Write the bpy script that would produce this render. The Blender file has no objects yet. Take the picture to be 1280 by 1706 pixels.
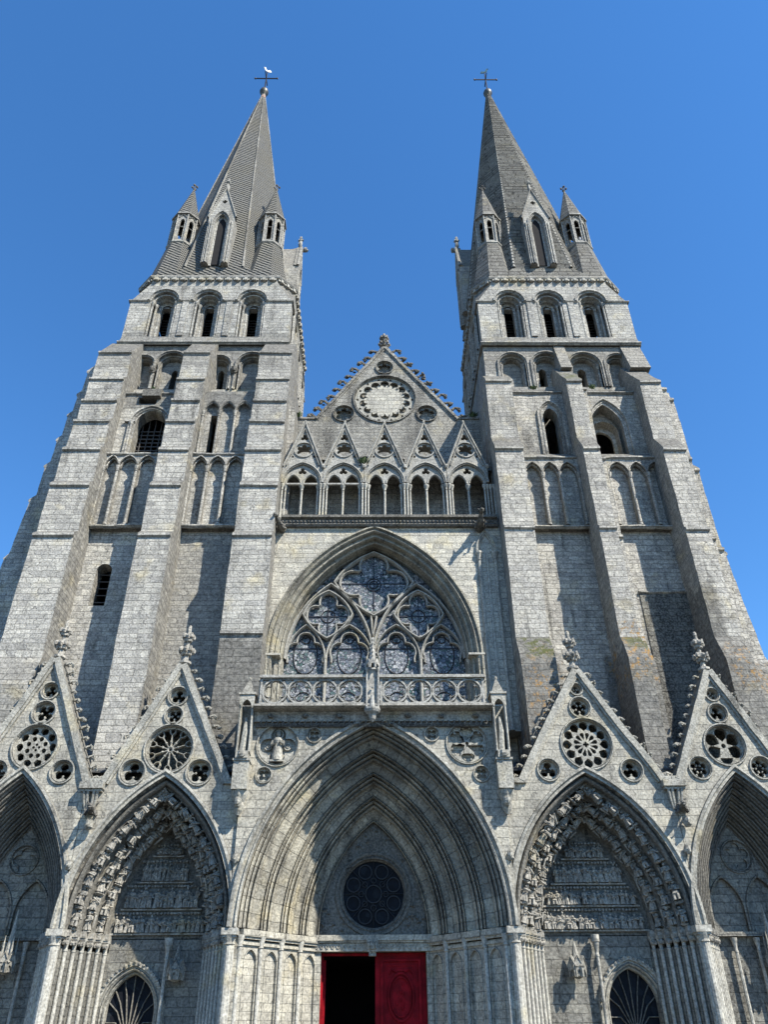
import bpy, bmesh, math, random
from mathutils import Vector, Matrix, noise
from mathutils.geometry import tessellate_polygon
random.seed(7)
PI = math.pi; R_ = math.radians; sin, cos = math.sin, math.cos
S = bpy.context.scene; COL = S.collection

# ------------------------------------------------------------------ camera, sky, sun, exposure
TH, RO, YA = R_(34.3), R_(0.44), R_(0.73)
fw = Vector((sin(YA)*cos(TH), cos(YA)*cos(TH), sin(TH)))
rt = Vector((cos(YA), -sin(YA), 0)); up = rt.cross(fw)
cx_ = rt*cos(RO) - up*sin(RO); cy_ = rt*sin(RO) + up*cos(RO)
cam = bpy.data.cameras.new('camera'); camo = bpy.data.objects.new('camera', cam); COL.objects.link(camo)
M = Matrix((cx_, cy_, -fw)).transposed().to_4x4(); M.translation = Vector((0, -26, 1.7))
camo.matrix_world = M
cam.sensor_fit = 'HORIZONTAL'; cam.sensor_width = 36; cam.lens = 36.0; cam.clip_end = 3000; cam.clip_start = .1
S.camera = camo
AZ, EL = R_(49), R_(47.5)
SUN = Vector((sin(AZ)*cos(EL), -cos(AZ)*cos(EL), sin(EL)))
w = bpy.data.worlds.new('World'); S.world = w; w.use_nodes = True
nt = w.node_tree; bg = nt.nodes['Background']
sky = nt.nodes.new('ShaderNodeTexSky'); sky.sky_type = 'NISHITA'; sky.sun_disc = False
sky.sun_elevation = EL; sky.sun_rotation = PI - AZ
sky.air_density = 1.0; sky.dust_density = 0.0; sky.ozone_density = 6.0; sky.altitude = 0
hsv = nt.nodes.new('ShaderNodeHueSaturation'); hsv.inputs['Saturation'].default_value = 1.17; hsv.inputs['Value'].default_value = .92
nt.links.new(sky.outputs[0], hsv.inputs['Color']); nt.links.new(hsv.outputs[0], bg.inputs[0]); bg.inputs[1].default_value = 0.145
sl = bpy.data.lights.new('sun', 'SUN'); sl.energy = 5.0; sl.angle = R_(0.53); sl.color = (1, .945, .85)
slo = bpy.data.objects.new('sun', sl); COL.objects.link(slo)
slo.rotation_euler = SUN.to_track_quat('Z', 'Y').to_euler(); slo.location = (30, -40, 60)
S.view_settings.view_transform = 'Standard'; S.view_settings.look = 'None'
S.view_settings.exposure = 0.95; S.view_settings.gamma = 1
S.cycles.max_bounces = 4; S.cycles.diffuse_bounces = 2

# ------------------------------------------------------------------ node materials
class G:
    def __init__(s, name, rough=.9):
        s.m = bpy.data.materials.new(name); s.m.use_nodes = True; s.t = s.m.node_tree
        s.p = s.t.nodes['Principled BSDF']; s.p.inputs['Roughness'].default_value = rough
    def n(s, ty, **k):
        o = s.t.nodes.new(ty)
        for a, b in k.items():
            if a[0] == '_': s.put(o, a[1:], b)
            else: setattr(o, a, b)
        return o
    def put(s, o, i, v):
        i = o.inputs[int(i)] if str(i).isdigit() else o.inputs[i.replace('_', ' ')]
        if isinstance(v, (int, float, tuple)): i.default_value = v
        else: s.t.links.new(v, i)
    def ma(s, op, a, b=0., c=0.):
        o = s.n('ShaderNodeMath', operation=op); s.put(o, 0, a); s.put(o, 1, b); s.put(o, 2, c); return o.outputs[0]
    def mix(s, f, a, b, bt='MIX'):
        o = s.n('ShaderNodeMixRGB', blend_type=bt); s.put(o, 0, f); s.put(o, 1, a); s.put(o, 2, b); return o.outputs[0]
    def ss(s, v, a, b):
        o = s.n('ShaderNodeMapRange', interpolation_type='SMOOTHSTEP'); s.put(o, 0, v); s.put(o, 1, a); s.put(o, 2, b); return o.outputs[0]
    def noise(s, vec, sc, det=4., ro=.6):
        o = s.n('ShaderNodeTexNoise'); s.put(o, 'Vector', vec); s.put(o, 'Scale', sc); s.put(o, 'Detail', det); s.put(o, 'Roughness', ro); return o.outputs[0]
    def xyz(s, x, y, z):
        o = s.n('ShaderNodeCombineXYZ'); s.put(o, 0, x); s.put(o, 1, y); s.put(o, 2, z); return o.outputs[0]

def stone(name, base=(.46, .44, .39), dirt=(.058, .056, .050), grime=.5, blocks=True, bw=.62, bh=.29, side=.0, top=.9,
          boxes=(), lichen=(), moss=(), radial=None, mort=.014, bump=.75, speck=.65, contrast=.5, joint=.55):
    g = G(name, .92); geo = g.n('ShaderNodeNewGeometry'); pos = geo.outputs['Position']
    sp = g.n('ShaderNodeSeparateXYZ', _0=pos); sn = g.n('ShaderNodeSeparateXYZ', _0=geo.outputs['True Normal'])
    x, y, z = sp.outputs; nz = sn.outputs[2]; nx = g.ma('ABSOLUTE', sn.outputs[0])
    isx = g.ma('GREATER_THAN', nx, .6)
    fine = g.noise(pos, 14., 3.); mid = g.noise(pos, 3.2, 4.); big = g.noise(pos, .33, 5., .62)
    strk = g.noise(g.xyz(g.ma('MULTIPLY', x, 1.6), g.ma('MULTIPLY', y, 1.6), g.ma('MULTIPLY', z, .22)), 1., 5., .65)
    # per-block tone
    tone = None
    h = None
    if blocks:
        u = g.ma('ADD', g.ma('MULTIPLY', x, g.ma('SUBTRACT', 1., isx)), g.ma('MULTIPLY', y, isx))
        wob = g.ma('MULTIPLY', g.ma('SUBTRACT', mid, .5), .05)
        zc = g.ma('ADD', g.ma('ADD', z, wob), g.ma('ADD', g.ma('MULTIPLY', g.ma('SINE', g.ma('MULTIPLY', z, 2.1)), .09), g.ma('MULTIPLY', g.ma('SINE', g.ma('MULTIPLY', z, 5.7)), .035)))   # courses of uneven height
        vec = g.xyz(g.ma('ADD', u, g.ma('MULTIPLY', g.ma('SUBTRACT', big, .5), 2.)), zc, 0.)
        if radial:                           # voussoir joints run to the centre of each half of the pointed arch
            ax = g.ma('ADD', g.ma('ABSOLUTE', g.ma('SUBTRACT', x, radial[0])), radial[2]); az_ = g.ma('SUBTRACT', z, radial[1])
            rr_ = g.ma('SQRT', g.ma('ADD', g.ma('MULTIPLY', ax, ax), g.ma('MULTIPLY', az_, az_)))
            vec = g.xyz(g.ma('MULTIPLY', g.ma('ARCTAN2', az_, ax), 5.5), g.ma('ADD', rr_, g.ma('MULTIPLY', y, .35)), 0.)
        br = g.n('ShaderNodeTexBrick', offset=.5, offset_frequency=2, squash=.72, squash_frequency=3)
        g.put(br, 'Vector', vec); g.put(br, 'Color1', (.74, .74, .75, 1)); g.put(br, 'Color2', (1.14, 1.13, 1.09, 1)); g.put(br, 'Mortar', (joint, joint, joint, 1))
        g.put(br, 'Scale', 1.); g.put(br, 'Mortar Size', mort); g.put(br, 'Mortar Smooth', .35); g.put(br, 'Bias', .1); g.put(br, 'Brick Width', bw); g.put(br, 'Row Height', bh)
        tone = br.outputs[0]; h = g.ma('MULTIPLY', br.outputs[1], -1.)
    col = g.mix(g.ss(mid, .3, .75), tuple(c*.86 for c in base)+(1,), tuple(min(1, c*1.12) for c in base)+(1,))
    warm = g.mix(g.ss(g.noise(pos, .8, 3.), .55, .75), col, (base[0]*1.05, base[1]*.98, base[2]*.8, 1))
    col = warm
    if tone: col = g.mix(.85, col, tone, 'MULTIPLY')
    # grime: large patches and rain streaks
    f = g.ma('ADD', g.ma('MULTIPLY', big, .45), g.ma('MULTIPLY', strk, .75))
    lo = .87 - grime*.45
    gr = g.ma('MULTIPLY', g.ss(f, lo, lo+.3), .85)
    st2 = g.noise(g.xyz(g.ma('MULTIPLY', x, 3.4), g.ma('MULTIPLY', y, 3.4), g.ma('MULTIPLY', z, .13)), 1., 4., .6)   # narrow rain streaks
    gr = g.ma('MAXIMUM', gr, g.ma('MULTIPLY', g.ma('MULTIPLY', g.ss(st2, .54, .68), g.ss(big, .42, .6)), grime))
    # weathered ledges and side faces
    spk = g.ss(g.noise(pos, 7., 5., .75), .36, .62)
    topf = g.ma('MULTIPLY', g.ss(nz, .12, .4), g.ma('ADD', .62, g.ma('MULTIPLY', spk, .38)))
    blot = g.ma('MULTIPLY', g.ss(g.noise(pos, 1.25, 7., .78), .5, .66), .2+grime*.45)
    gr = g.ma('MAXIMUM', gr, g.ma('MULTIPLY', blot, g.ma('ADD', .45, g.ma('MULTIPLY', spk, .6))))
    gr = g.ma('MAXIMUM', gr, g.ma('MULTIPLY', topf, top))
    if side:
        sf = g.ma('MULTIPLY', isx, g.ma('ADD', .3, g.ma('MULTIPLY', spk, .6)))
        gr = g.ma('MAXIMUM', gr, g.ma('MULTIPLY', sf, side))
    def boxf(b, soft=False):
        x0, x1, z0, z1, st = b[:5]
        a = g.ma('DIVIDE', g.ma('ABSOLUTE', g.ma('SUBTRACT', x, (x0+x1)/2)), (x1-x0)/2)
        c = g.ma('DIVIDE', g.ma('ABSOLUTE', g.ma('SUBTRACT', z, (z0+z1)/2)), (z1-z0)/2)
        mm = g.ma('ADD', g.ma('MAXIMUM', a, c), g.ma('MULTIPLY', g.ma('SUBTRACT', mid, .5), .35))
        if soft: return g.ma('MULTIPLY', g.ss(g.ma('ADD', mm, g.ma('MULTIPLY', g.ma('SUBTRACT', g.noise(pos, 1.1, 5., .7), .5), 1.6)), 1.05, .45), st)
        return g.ma('MULTIPLY', g.ss(mm, 1.06, .88), st)
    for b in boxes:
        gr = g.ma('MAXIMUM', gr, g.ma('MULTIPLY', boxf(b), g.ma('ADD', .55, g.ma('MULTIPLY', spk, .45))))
    gr = g.ma('MINIMUM', gr, .95)
    dcol = g.mix(g.ss(fine, .35, .65), tuple(c*.6 for c in dirt)+(1,), tuple(c*1.9 for c in dirt)+(1,))
    col = g.mix(gr, col, dcol)
    col = g.mix(speck, col, g.mix(g.ss(fine, .3, .7), (.5, .5, .5, 1), (1.42, 1.42, 1.42, 1)), 'MULTIPLY')
    for b in lichen:
        k = g.ma('MULTIPLY', boxf(b, True), g.ss(g.noise(pos, 4.2, 6., .8), .52, .60)); col = g.mix(k, col, (.33, .19, .06, 1))
    for b in moss:
        k = g.ma('MULTIPLY', g.ma('MULTIPLY', boxf(b, True), g.ss(nz, .02, .2)), g.ss(g.noise(pos, 3.2, 6., .8), .44, .56)); col = g.mix(k, col, (.075, .08, .03, 1))
    g.put(g.p, 'Base Color', col)
    hh = g.ma('ADD', g.ma('MULTIPLY', fine, .5), g.ma('MULTIPLY', mid, .9))
    if h: hh = g.ma('ADD', hh, h)
    b = g.n('ShaderNodeBump'); g.put(b, 'Strength', bump); g.put(b, 'Distance', .045); g.put(b, 'Height', hh)
    g.put(g.p, 'Normal', b.outputs[0]); g.put(g.p, 'Specular IOR Level', .2)
    return g.m

def plain(name, c, rough=.6, metal=0., var=.25, sc=4.):
    g = G(name, rough); tc = g.n('ShaderNodeNewGeometry').outputs['Position']
    v = g.noise(tc, sc, 4.)
    g.put(g.p, 'Base Color', g.mix(g.ss(v, .3, .7), tuple(a*(1-var) for a in c)+(1,), tuple(min(1, a*(1+var)) for a in c)+(1,)))
    g.p.inputs['Metallic'].default_value = metal
    b = g.n('ShaderNodeBump'); g.put(b, 'Strength', .2); g.put(b, 'Distance', .01); g.put(b, 'Height', v); g.put(g.p, 'Normal', b.outputs[0])
    return g.m

def glassmat(name, cols, sc=5., rough=.25, spec=.12, lead=(.012, .013, .016), lw=.05, dust=(.24, .235, .22)):
    g = G(name, rough); g.p.inputs['Specular IOR Level'].default_value = spec; pos = g.n('ShaderNodeNewGeometry').outputs['Position']
    sp = g.n('ShaderNodeSeparateXYZ', _0=pos); v2 = g.xyz(sp.outputs[0], 0., sp.outputs[2])
    a = g.n('ShaderNodeTexVoronoi', feature='F1'); g.put(a, 'Vector', v2); g.put(a, 'Scale', sc)
    e = g.n('ShaderNodeTexVoronoi', feature='DISTANCE_TO_EDGE'); g.put(e, 'Vector', v2); g.put(e, 'Scale', sc)
    cr = g.n('ShaderNodeValToRGB'); cr.color_ramp.interpolation = 'CONSTANT'
    el = cr.color_ramp.elements
    while len(el) < len(cols): el.new(.5)
    for i, c in enumerate(cols): el[i].position = i/len(cols); el[i].color = c+(1,)
    g.put(cr, 0, g.n('ShaderNodeSeparateColor', _0=a.outputs['Color']).outputs[0])
    dirt = g.ss(g.noise(v2, 1.1, 5.), .35, .7)
    c = g.mix(dirt, g.mix(.55, cr.outputs[0], dust+(1,)), cr.outputs[0])
    c = g.mix(g.ss(e.outputs[0], lw*.6, lw), lead+(1,), c)
    g.put(g.p, 'Base Color', c)
    b = g.n('ShaderNodeBump'); g.put(b, 'Strength', .5); g.put(b, 'Distance', .02); g.put(b, 'Height', g.noise(v2, 9., 2.)); g.put(g.p, 'Normal', b.outputs[0])
    return g.m

LB = [(-14.2, -4.3, 29.6, 32.9, .5), (-9.9, -8.3, 30.6, 33, .5), (-6.2, -4.2, 6, 14.45, .95), (-12.6, -9.8, 20.2, 22.5, .35), (-14.3, -12.4, 30.9, 33, .6), (-8.6, -5.9, 8, 20, .5), (-6.1, -4.2, 24.5, 32, .25), (-14.6, -12.6, 9, 13.5, .5), (-12.6, -9.6, 27.3, 29, .7), (-8.8, -5.7, 27, 28.6, .75), (-14, -4.5, 31.9, 33., .75), (-8.7, -7.2, 13, 19, .4)]
RB = [(5.5, 14.5, 31.4, 33, .6), (5.3, 7.35, 6, 14.2, .8), (6.6, 9.4, 24.0, 24.9, .7), (10.4, 13, 24, 24.9, .7), (5.5, 14.5, 28.2, 29.6, .5), (9.0, 11.15, 5, 14.25, .8), (10.9, 13.6, 5, 17.0, .85), (12.6, 16.5, 5, 14.0, .75), (5.5, 14.5, 30.6, 32.6, .55), (10.6, 11.1, 14, 17, .3)]
MAT = dict(
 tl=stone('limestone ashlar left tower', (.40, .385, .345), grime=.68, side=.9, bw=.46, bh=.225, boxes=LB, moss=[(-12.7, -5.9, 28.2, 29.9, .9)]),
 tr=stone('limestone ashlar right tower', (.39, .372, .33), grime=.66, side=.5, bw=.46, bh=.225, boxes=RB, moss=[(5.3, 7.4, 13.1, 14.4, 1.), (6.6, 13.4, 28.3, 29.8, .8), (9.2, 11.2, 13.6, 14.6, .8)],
          lichen=[(5.3, 7.4, 8.5, 14.0, 1.), (9.2, 11.2, 12.2, 14.6, 1.), (13, 16, 12, 14, .8), (9.3, 11, 13.8, 15.2, .9)]),
 wall=stone('pale limestone window wall', (.44, .42, .36), grime=.42, bw=.5, bh=.25),
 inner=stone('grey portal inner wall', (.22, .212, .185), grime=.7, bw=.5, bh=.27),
 portal=stone('cream limestone portal wall', (.375, .355, .30), grime=.64, bw=.5, bh=.25, bump=.45),
 gable=stone('weathered gable stone', (.29, .28, .25), grime=.85, bw=.45, bh=.22, speck=.8),
 carve=stone('carved limestone', (.355, .34, .29), grime=.74, blocks=False, top=.8, bump=.7),
 trac=stone('grey tracery stone', (.32, .31, .275), grime=.6, blocks=False, top=.8, bump=.5),
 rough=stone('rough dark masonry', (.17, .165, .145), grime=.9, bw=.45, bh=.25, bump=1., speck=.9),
 arch2=stone('darker portal stone', (.18, .17, .145), grime=.8, blocks=False, top=.5, bump=.7),  # low base tone for the side portal archivolts
 carve2=stone('darker carved stone', (.34, .32, .275), grime=.78, blocks=False, top=.5, bump=.8, speck=.7),  # carved stone toned down, for portal figures, reliefs, abaci, finials and balcony
 arch_w=stone('window arch stone', (.30, .285, .235), grime=.8, bw=.5, bh=.3, top=.5, joint=.5, radial=(-.06, 13.98, 2.14)),
 arch=stone('arch stone', (.37, .345, .28), grime=.86, radial=(-.09, 4.42, 2.63), boxes=[(-3.4, 3.8, 8.9, 11.6, .75), (1.4, 4.6, 5.2, 10.0, .6)], bw=.5, bh=.42, top=.5, joint=.5),  # boxes darken the arch crown and its right side
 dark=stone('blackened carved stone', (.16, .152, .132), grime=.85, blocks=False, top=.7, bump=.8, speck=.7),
 shaft=stone('pale shaft stone', (.385, .37, .32), grime=.66, blocks=False, top=.6, bump=.4),
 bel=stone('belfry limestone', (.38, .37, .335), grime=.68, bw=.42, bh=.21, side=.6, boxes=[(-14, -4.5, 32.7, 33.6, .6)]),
 spire=stone('spire stone', (.24, .235, .21), grime=.72, bw=.42, bh=.3, top=.2, bump=.9, speck=.8, joint=.35),
 spire_r=stone('coursed spire stone', (.17, .165, .148), grime=.6, bw=.9, bh=.36, top=.1, bump=.5, speck=.8, joint=.2, mort=.035),
 roof=stone('lead and slate roof', (.10, .105, .11), grime=.4, bw=.3, bh=.2, top=.1),
 pave=stone('paving', (.10, .095, .085), grime=.35, bw=.6, bh=.6, top=0.),
 iron=plain('black iron', (.03, .03, .035), .5, .6), white=plain('worn white painted metal', (.38, .41, .41), .5, .1),
 copper=plain('green copper', (.12, .20, .19), .5, .4), ball=plain('dark bronze', (.08, .075, .06), .5, .5), rust=plain('rusty iron', (.30, .11, .05), .8),
 red=plain('red painted oak', (.21, .004, .009), .65, 0., .35, 3.), void=plain('black interior', (.006, .006, .007), 1.),
 louvre=plain('dark timber louvre', (.07, .065, .06), .8), plant=plain('leaf green', (.06, .09, .025), .7, 0., .5, 8.),
 glass=glassmat('pale stained glass', [(.05, .055, .065), (.23, .235, .25), (.10, .12, .15), (.42, .42, .41), (.05, .10, .09), (.16, .19, .18), (.30, .31, .32)], 10., .5, lw=.07, dust=(.17, .185, .205)),
 rose=glassmat('dark rose glass', [(.008, .01, .016), (.014, .016, .022), (.01, .011, .014), (.02, .024, .03)], 5., .5, spec=.05, lw=.06, dust=(.012, .013, .016)),
)

# ------------------------------------------------------------------ mesh builder
class MB:
    def __init__(s, M=None): s.v = []; s.f = []; s.M = M
    def add(s, vs, fs):
        b = len(s.v)
        if s.M is None: s.v += [tuple(p) for p in vs]
        else: s.v += [tuple(s.M @ Vector(p)) for p in vs]
        s.f += [tuple(b+i for i in f) for f in fs]
    def box(s, x0, x1, y0, y1, z0, z1):
        s.add([(x, y, z) for x in (x0, x1) for y in (y0, y1) for z in (z0, z1)],
              [(0, 1, 3, 2), (4, 6, 7, 5), (0, 4, 5, 1), (2, 3, 7, 6), (0, 2, 6, 4), (1, 5, 7, 3)]); return s
    def prism(s, poly, a, b, ax='y'):       # poly in XZ along y, YZ along x, or XY along z
        n = len(poly)
        def P(u, v, t): return {'y': (u, t, v), 'x': (t, u, v), 'z': (u, v, t)}[ax]
        tr = tessellate_polygon([[Vector((u, v, 0)) for u, v in poly]])
        s.add([P(u, v, a) for u, v in poly]+[P(u, v, b) for u, v in poly],
              [tuple(t) for t in tr]+[tuple(n+i for i in t) for t in tr]+[(i, (i+1) % n, n+(i+1) % n, n+i) for i in range(n)]); return s
    def plate(s, outer, holes, y0, y1, back=True, ch=0):
        loops = [outer]+list(holes)
        tr = tessellate_polygon([[Vector((u, v, 0)) for u, v in l] for l in loops])
        flat = [p for l in loops for p in l]; n = len(flat)
        fs = [tuple(t) for t in tr]
        if back: fs += [tuple(n+i for i in t) for t in tr]
        b = 0
        for l in loops:
            m = len(l); fs += [(b+i, b+(i+1) % m, n+b+(i+1) % m, n+b+i) for i in range(m)]; b += m
        s.add([(u, y0, v) for u, v in flat]+[(u, y1, v) for u, v in flat], fs); return s
    def sweep(s, rows, closed=False):        # rows: list of equally long 3D point lists
        m = len(rows[0]); vs = [p for r in rows for p in r]; fs = []
        for i in range(len(rows)-1):
            for j in range(m if closed else m-1):
                k = (j+1) % m; fs.append((i*m+j, i*m+k, (i+1)*m+k, (i+1)*m+j))
        s.add(vs, fs); return s
    def arch(s, cx, zs, a, h, prof, n=14, zb=None):
        rows = []
        for off, y in prof:
            pts = apts(cx, zs, a, h, off, n)
            if zb is not None: pts = [(pts[0][0], zb)]+pts+[(pts[-1][0], zb)]
            rows.append([(u, y, v) for u, v in pts])
        s.sweep(rows); return s
    def ring(s, cx, cz, prof, n=28):
        s.sweep([[(cx+r*cos(2*PI*i/n), y, cz+r*sin(2*PI*i/n)) for i in range(n)] for r, y in prof], True); return s
    def lathe(s, cx, cy, prof, n=10, rot=0.):
        s.sweep([[(cx+r*cos(2*PI*i/n+rot), cy+r*sin(2*PI*i/n+rot), z) for i in range(n)] for r, z in prof], True); return s
    def tube(s, path, r, n=6, closed=False):
        path = [Vector(p) for p in path]; rows = []; m = len(path)
        for i, p in enumerate(path):
            a = path[(i-1) % m] if (closed or i) else p; b = path[(i+1) % m] if (closed or i < m-1) else p
            t = (b-a).normalized(); q = t.cross(Vector((0, 1, 0)))
            if q.length < .2: q = t.cross(Vector((1, 0, 0)))
            q.normalize(); w_ = t.cross(q); rr = r[i] if isinstance(r, (list, tuple)) else r
            rows.append([p+q*rr*cos(2*PI*k/n)+w_*rr*sin(2*PI*k/n) for k in range(n)])
        if closed: rows.append(rows[0])
        s.sweep(rows, True); return s
    def bar(s, path, w, y0, y1, closed=False):   # flat bar with chamfered front following an XZ path
        m = len(path); rows = []
        for i, p in enumerate(path):
            a = path[(i-1) % m] if (closed or i) else p; b = path[(i+1) % m] if (closed or i < m-1) else p
            dx, dz = b[0]-a[0], b[1]-a[1]; l = math.hypot(dx, dz) or 1; nx, nz = -dz/l, dx/l
            ym = y0+(y1-y0)*.45
            rows.append([(p[0]+nx*o, y, p[1]+nz*o) for o, y in ((w/2, y1), (w/2, ym), (w*.18, y0), (-w*.18, y0), (-w/2, ym), (-w/2, y1))])
        if closed: rows.append(rows[0])
        s.sweep(rows, True); return s
    def blob(s, c, r, seed=0, n=6, m=4, amp=.25):
        rnd = random.Random(seed); rx, ry, rz = r if isinstance(r, tuple) else (r, r, r)
        vs = [(c[0], c[1], c[2]-rz)]; fs = []
        for j in range(1, m):
            t = -PI/2+PI*j/m
            for i in range(n):
                k = 1+rnd.uniform(-amp, amp); a = 2*PI*i/n
                vs.append((c[0]+rx*k*cos(t)*cos(a), c[1]+ry*k*cos(t)*sin(a), c[2]+rz*k*sin(t)))
        vs.append((c[0], c[1], c[2]+rz)); L = len(vs)-1
        for i in range(n):
            fs.append((0, 1+(i+1) % n, 1+i)); fs.append((L, L-n+i, L-n+(i+1) % n))
            for j in range(m-2):
                a = 1+j*n; fs.append((a+i, a+(i+1) % n, a+n+(i+1) % n, a+n+i))
        s.add(vs, fs); return s
    def build(s, name, mat, parent=None, label=None, smooth=False, loc=None):
        me = bpy.data.meshes.new(name); me.from_pydata(s.v, [], s.f); me.update()
        me.materials.append(MAT[mat] if isinstance(mat, str) else mat)
        if smooth:
            me.polygons.foreach_set('use_smooth', [True]*len(me.polygons))
            try: me.set_sharp_from_angle(angle=R_(40))
            except Exception: pass
        o = bpy.data.objects.new(name, me); COL.objects.link(o)
        if parent: o.parent = parent
        if label: o['label'] = label
        if loc: o.location = loc
        return o

def roughen(o, step=.3, amp=.022, axes='z'):
    """chip and wave the straight arrises of old masonry"""
    me = o.data; bm = bmesh.new(); bm.from_mesh(me)
    bmesh.ops.remove_doubles(bm, verts=bm.verts, dist=.0005)
    for ax in axes:
        k = 'xyz'.index(ax); lo = min(v.co[k] for v in bm.verts); hi = max(v.co[k] for v in bm.verts); n = int((hi-lo)/step)
        no = Vector((0, 0, 0)); no[k] = 1
        for i in range(1, n):
            c = Vector((0, 0, 0)); c[k] = lo+(hi-lo)*i/n
            bmesh.ops.bisect_plane(bm, geom=bm.verts[:]+bm.edges[:]+bm.faces[:], plane_co=c, plane_no=no, dist=.0005)
    for v in bm.verts: v.co += noise.noise_vector(v.co*2.3)*amp+noise.noise_vector(v.co*.5)*amp*1.2
    bm.to_mesh(me); bm.free(); return o
def apts(cx, zs, a, h, off=0., n=14):
    R0 = (a*a+h*h)/(2*a); c = R0-a; R = R0+off
    t1 = math.acos(max(-1, min(1, c/R)))
    right = [(cx-c+R*cos(t1*i/n), zs+R*sin(t1*i/n)) for i in range(n+1)]
    left = [(2*cx-x, z) for x, z in right]
    return left[:-1]+right[::-1]
def apoly(cx, zs, a, h, zb, off=0., n=12):
    p = apts(cx, zs, a, h, off, n); return p+[(p[-1][0], zb), (p[0][0], zb)]
def circ(cx, cz, r, n=28, t0=0.): return [(cx+r*cos(t0+2*PI*i/n), cz+r*sin(t0+2*PI*i/n)) for i in range(n)]
def star(cx, cz, circles, n=60):           # union of circles seen from (cx,cz)
    out = []
    for i in range(n):
        t = 2*PI*i/n; dx, dz = cos(t), sin(t); best = .01
        for (x, z, r) in circles:
            b = x*dx+z*dz; d = r*r-(x*x+z*z-b*b)
            if d > 0: best = max(best, b+math.sqrt(d))
        out.append((cx+dx*best, cz+dz*best))
    return out
def foil(cx, cz, R, k, rot=PI/2, n=60):
    s = sin(PI/k); r = R*s/(1+s)*1.02; d = R-r
    return star(cx, cz, [(d*cos(rot+2*PI*i/k), d*sin(rot+2*PI*i/k), r) for i in range(k)]+[(0, 0, d*.55)], n)
def petal(cx, cz, t, r0, r1, w, n=10):
    pts = [(r0, 0)]; c = r1-w
    for i in range(n+1):
        a = -PI*.62+2*PI*.62*i/n; pts.append((c+w*cos(a), w*sin(a)))
    return [(cx+p*cos(t)-q*sin(t), cz+p*sin(t)+q*cos(t)) for p, q in pts]
def clone(o, parent, loc, rot=(0, 0, 0), sc=1., label=None):
    c = o.copy(); COL.objects.link(c); c.parent = parent; c.location = loc; c.rotation_euler = rot
    c.scale = (sc, sc, sc) if isinstance(sc, (int, float)) else sc
    if label: c['label'] = label
    return c
def empty(name, loc, label, cat, group=None):
    o = bpy.data.objects.new(name, None); COL.objects.link(o); o.location = loc; o['label'] = label; o['category'] = cat
    if group: o['group'] = group
    return o
def lerp(a, b, t): return a+(b-a)*t

class Proto:                                # a repeated piece: the first use places the mesh itself, later uses copy it
    def __init__(s, name, mb, mat, smooth=False): s.a = (name, mb, mat, smooth); s.o = None
    def put(s, parent, loc, rot=(0, 0, 0), sc=1., label=None):
        if s.o is None:
            s.o = s.a[1].build(s.a[0], s.a[2], parent, smooth=s.a[3])
            s.o.location = loc; s.o.rotation_euler = rot; s.o.scale = (sc, sc, sc) if isinstance(sc, (int, float)) else sc
            if label: s.o['label'] = label
            return s.o
        c = clone(s.o, parent, loc, rot, sc)
        if 'label' in c: del c['label']
        if label: c['label'] = label
        return c

CATH = empty('cathedral', (0, 0, 0), 'large twin-spired Gothic limestone cathedral with five gabled portals across its west front', 'cathedral')

# ------------------------------------------------------------------ small carved pieces
def crocket_mb(k):
    r = random.Random(k); m = MB(); h = r.uniform(.17, .24)
    m.tube([(0, 0, -.04), (.01, 0, h*.5), (.05, r.uniform(-.02, .02), h), (.12, 0, h*1.1), (.16, 0, h*.85)], [.055, .042, .04, .045, .03], 6)
    for a in range(r.choice((3, 4, 5))):            # curled leaf lobes
        t = r.uniform(0, 2*PI); R = r.uniform(.05, .09); m.blob((.12+R*cos(t)*.7, R*sin(t)*1.1, h*.95+r.uniform(-.05, .04)), (.05, r.uniform(.03, .06), r.uniform(.025, .05)), a+k, 6, 4, .4)
    for s_ in (-1, 1): m.tube([(0, s_*.02, .04), (.03, s_*.08, .1), (.09, s_*.1, .09)], [.03, .035, .012], 5)
    return m
class Multi:
    def __init__(s, name, fn, n, mat): s.p = [Proto(name, fn(k), mat) for k in range(n)]; s.r = random.Random(5)
    def put(s, *a, **k): return s.r.choice(s.p).put(*a, **k)
CROCKET = Multi('crocket', crocket_mb, 5, 'carve')
CROCKET_D = Multi('crocket', crocket_mb, 4, 'dark')
def finial_mb():
    m = MB(); m.lathe(0, 0, [(.17, 0), (.17, .12), (.26, .17), (.26, .24), (.12, .3), (.09, .55), (.12, .62), (.08, .8), (.07, 1.1), (.1, 1.2), (.07, 1.3), (.03, 1.45)], 8)
    for z, r in ((.62, .28), (1.1, .2)):
        for k in range(8):
            a = PI/4*k; m.blob((r*cos(a), r*sin(a), z+.04*(k % 2)), (.1, .1, .1), k)
            m.blob((r*.6*cos(a), r*.6*sin(a), z-.08), (.08, .08, .1), k+9)
    m.blob((0, 0, 1.42), (.09, .09, .14), 5); return m
FINIAL = Proto('finial', finial_mb(), 'carve2')
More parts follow.
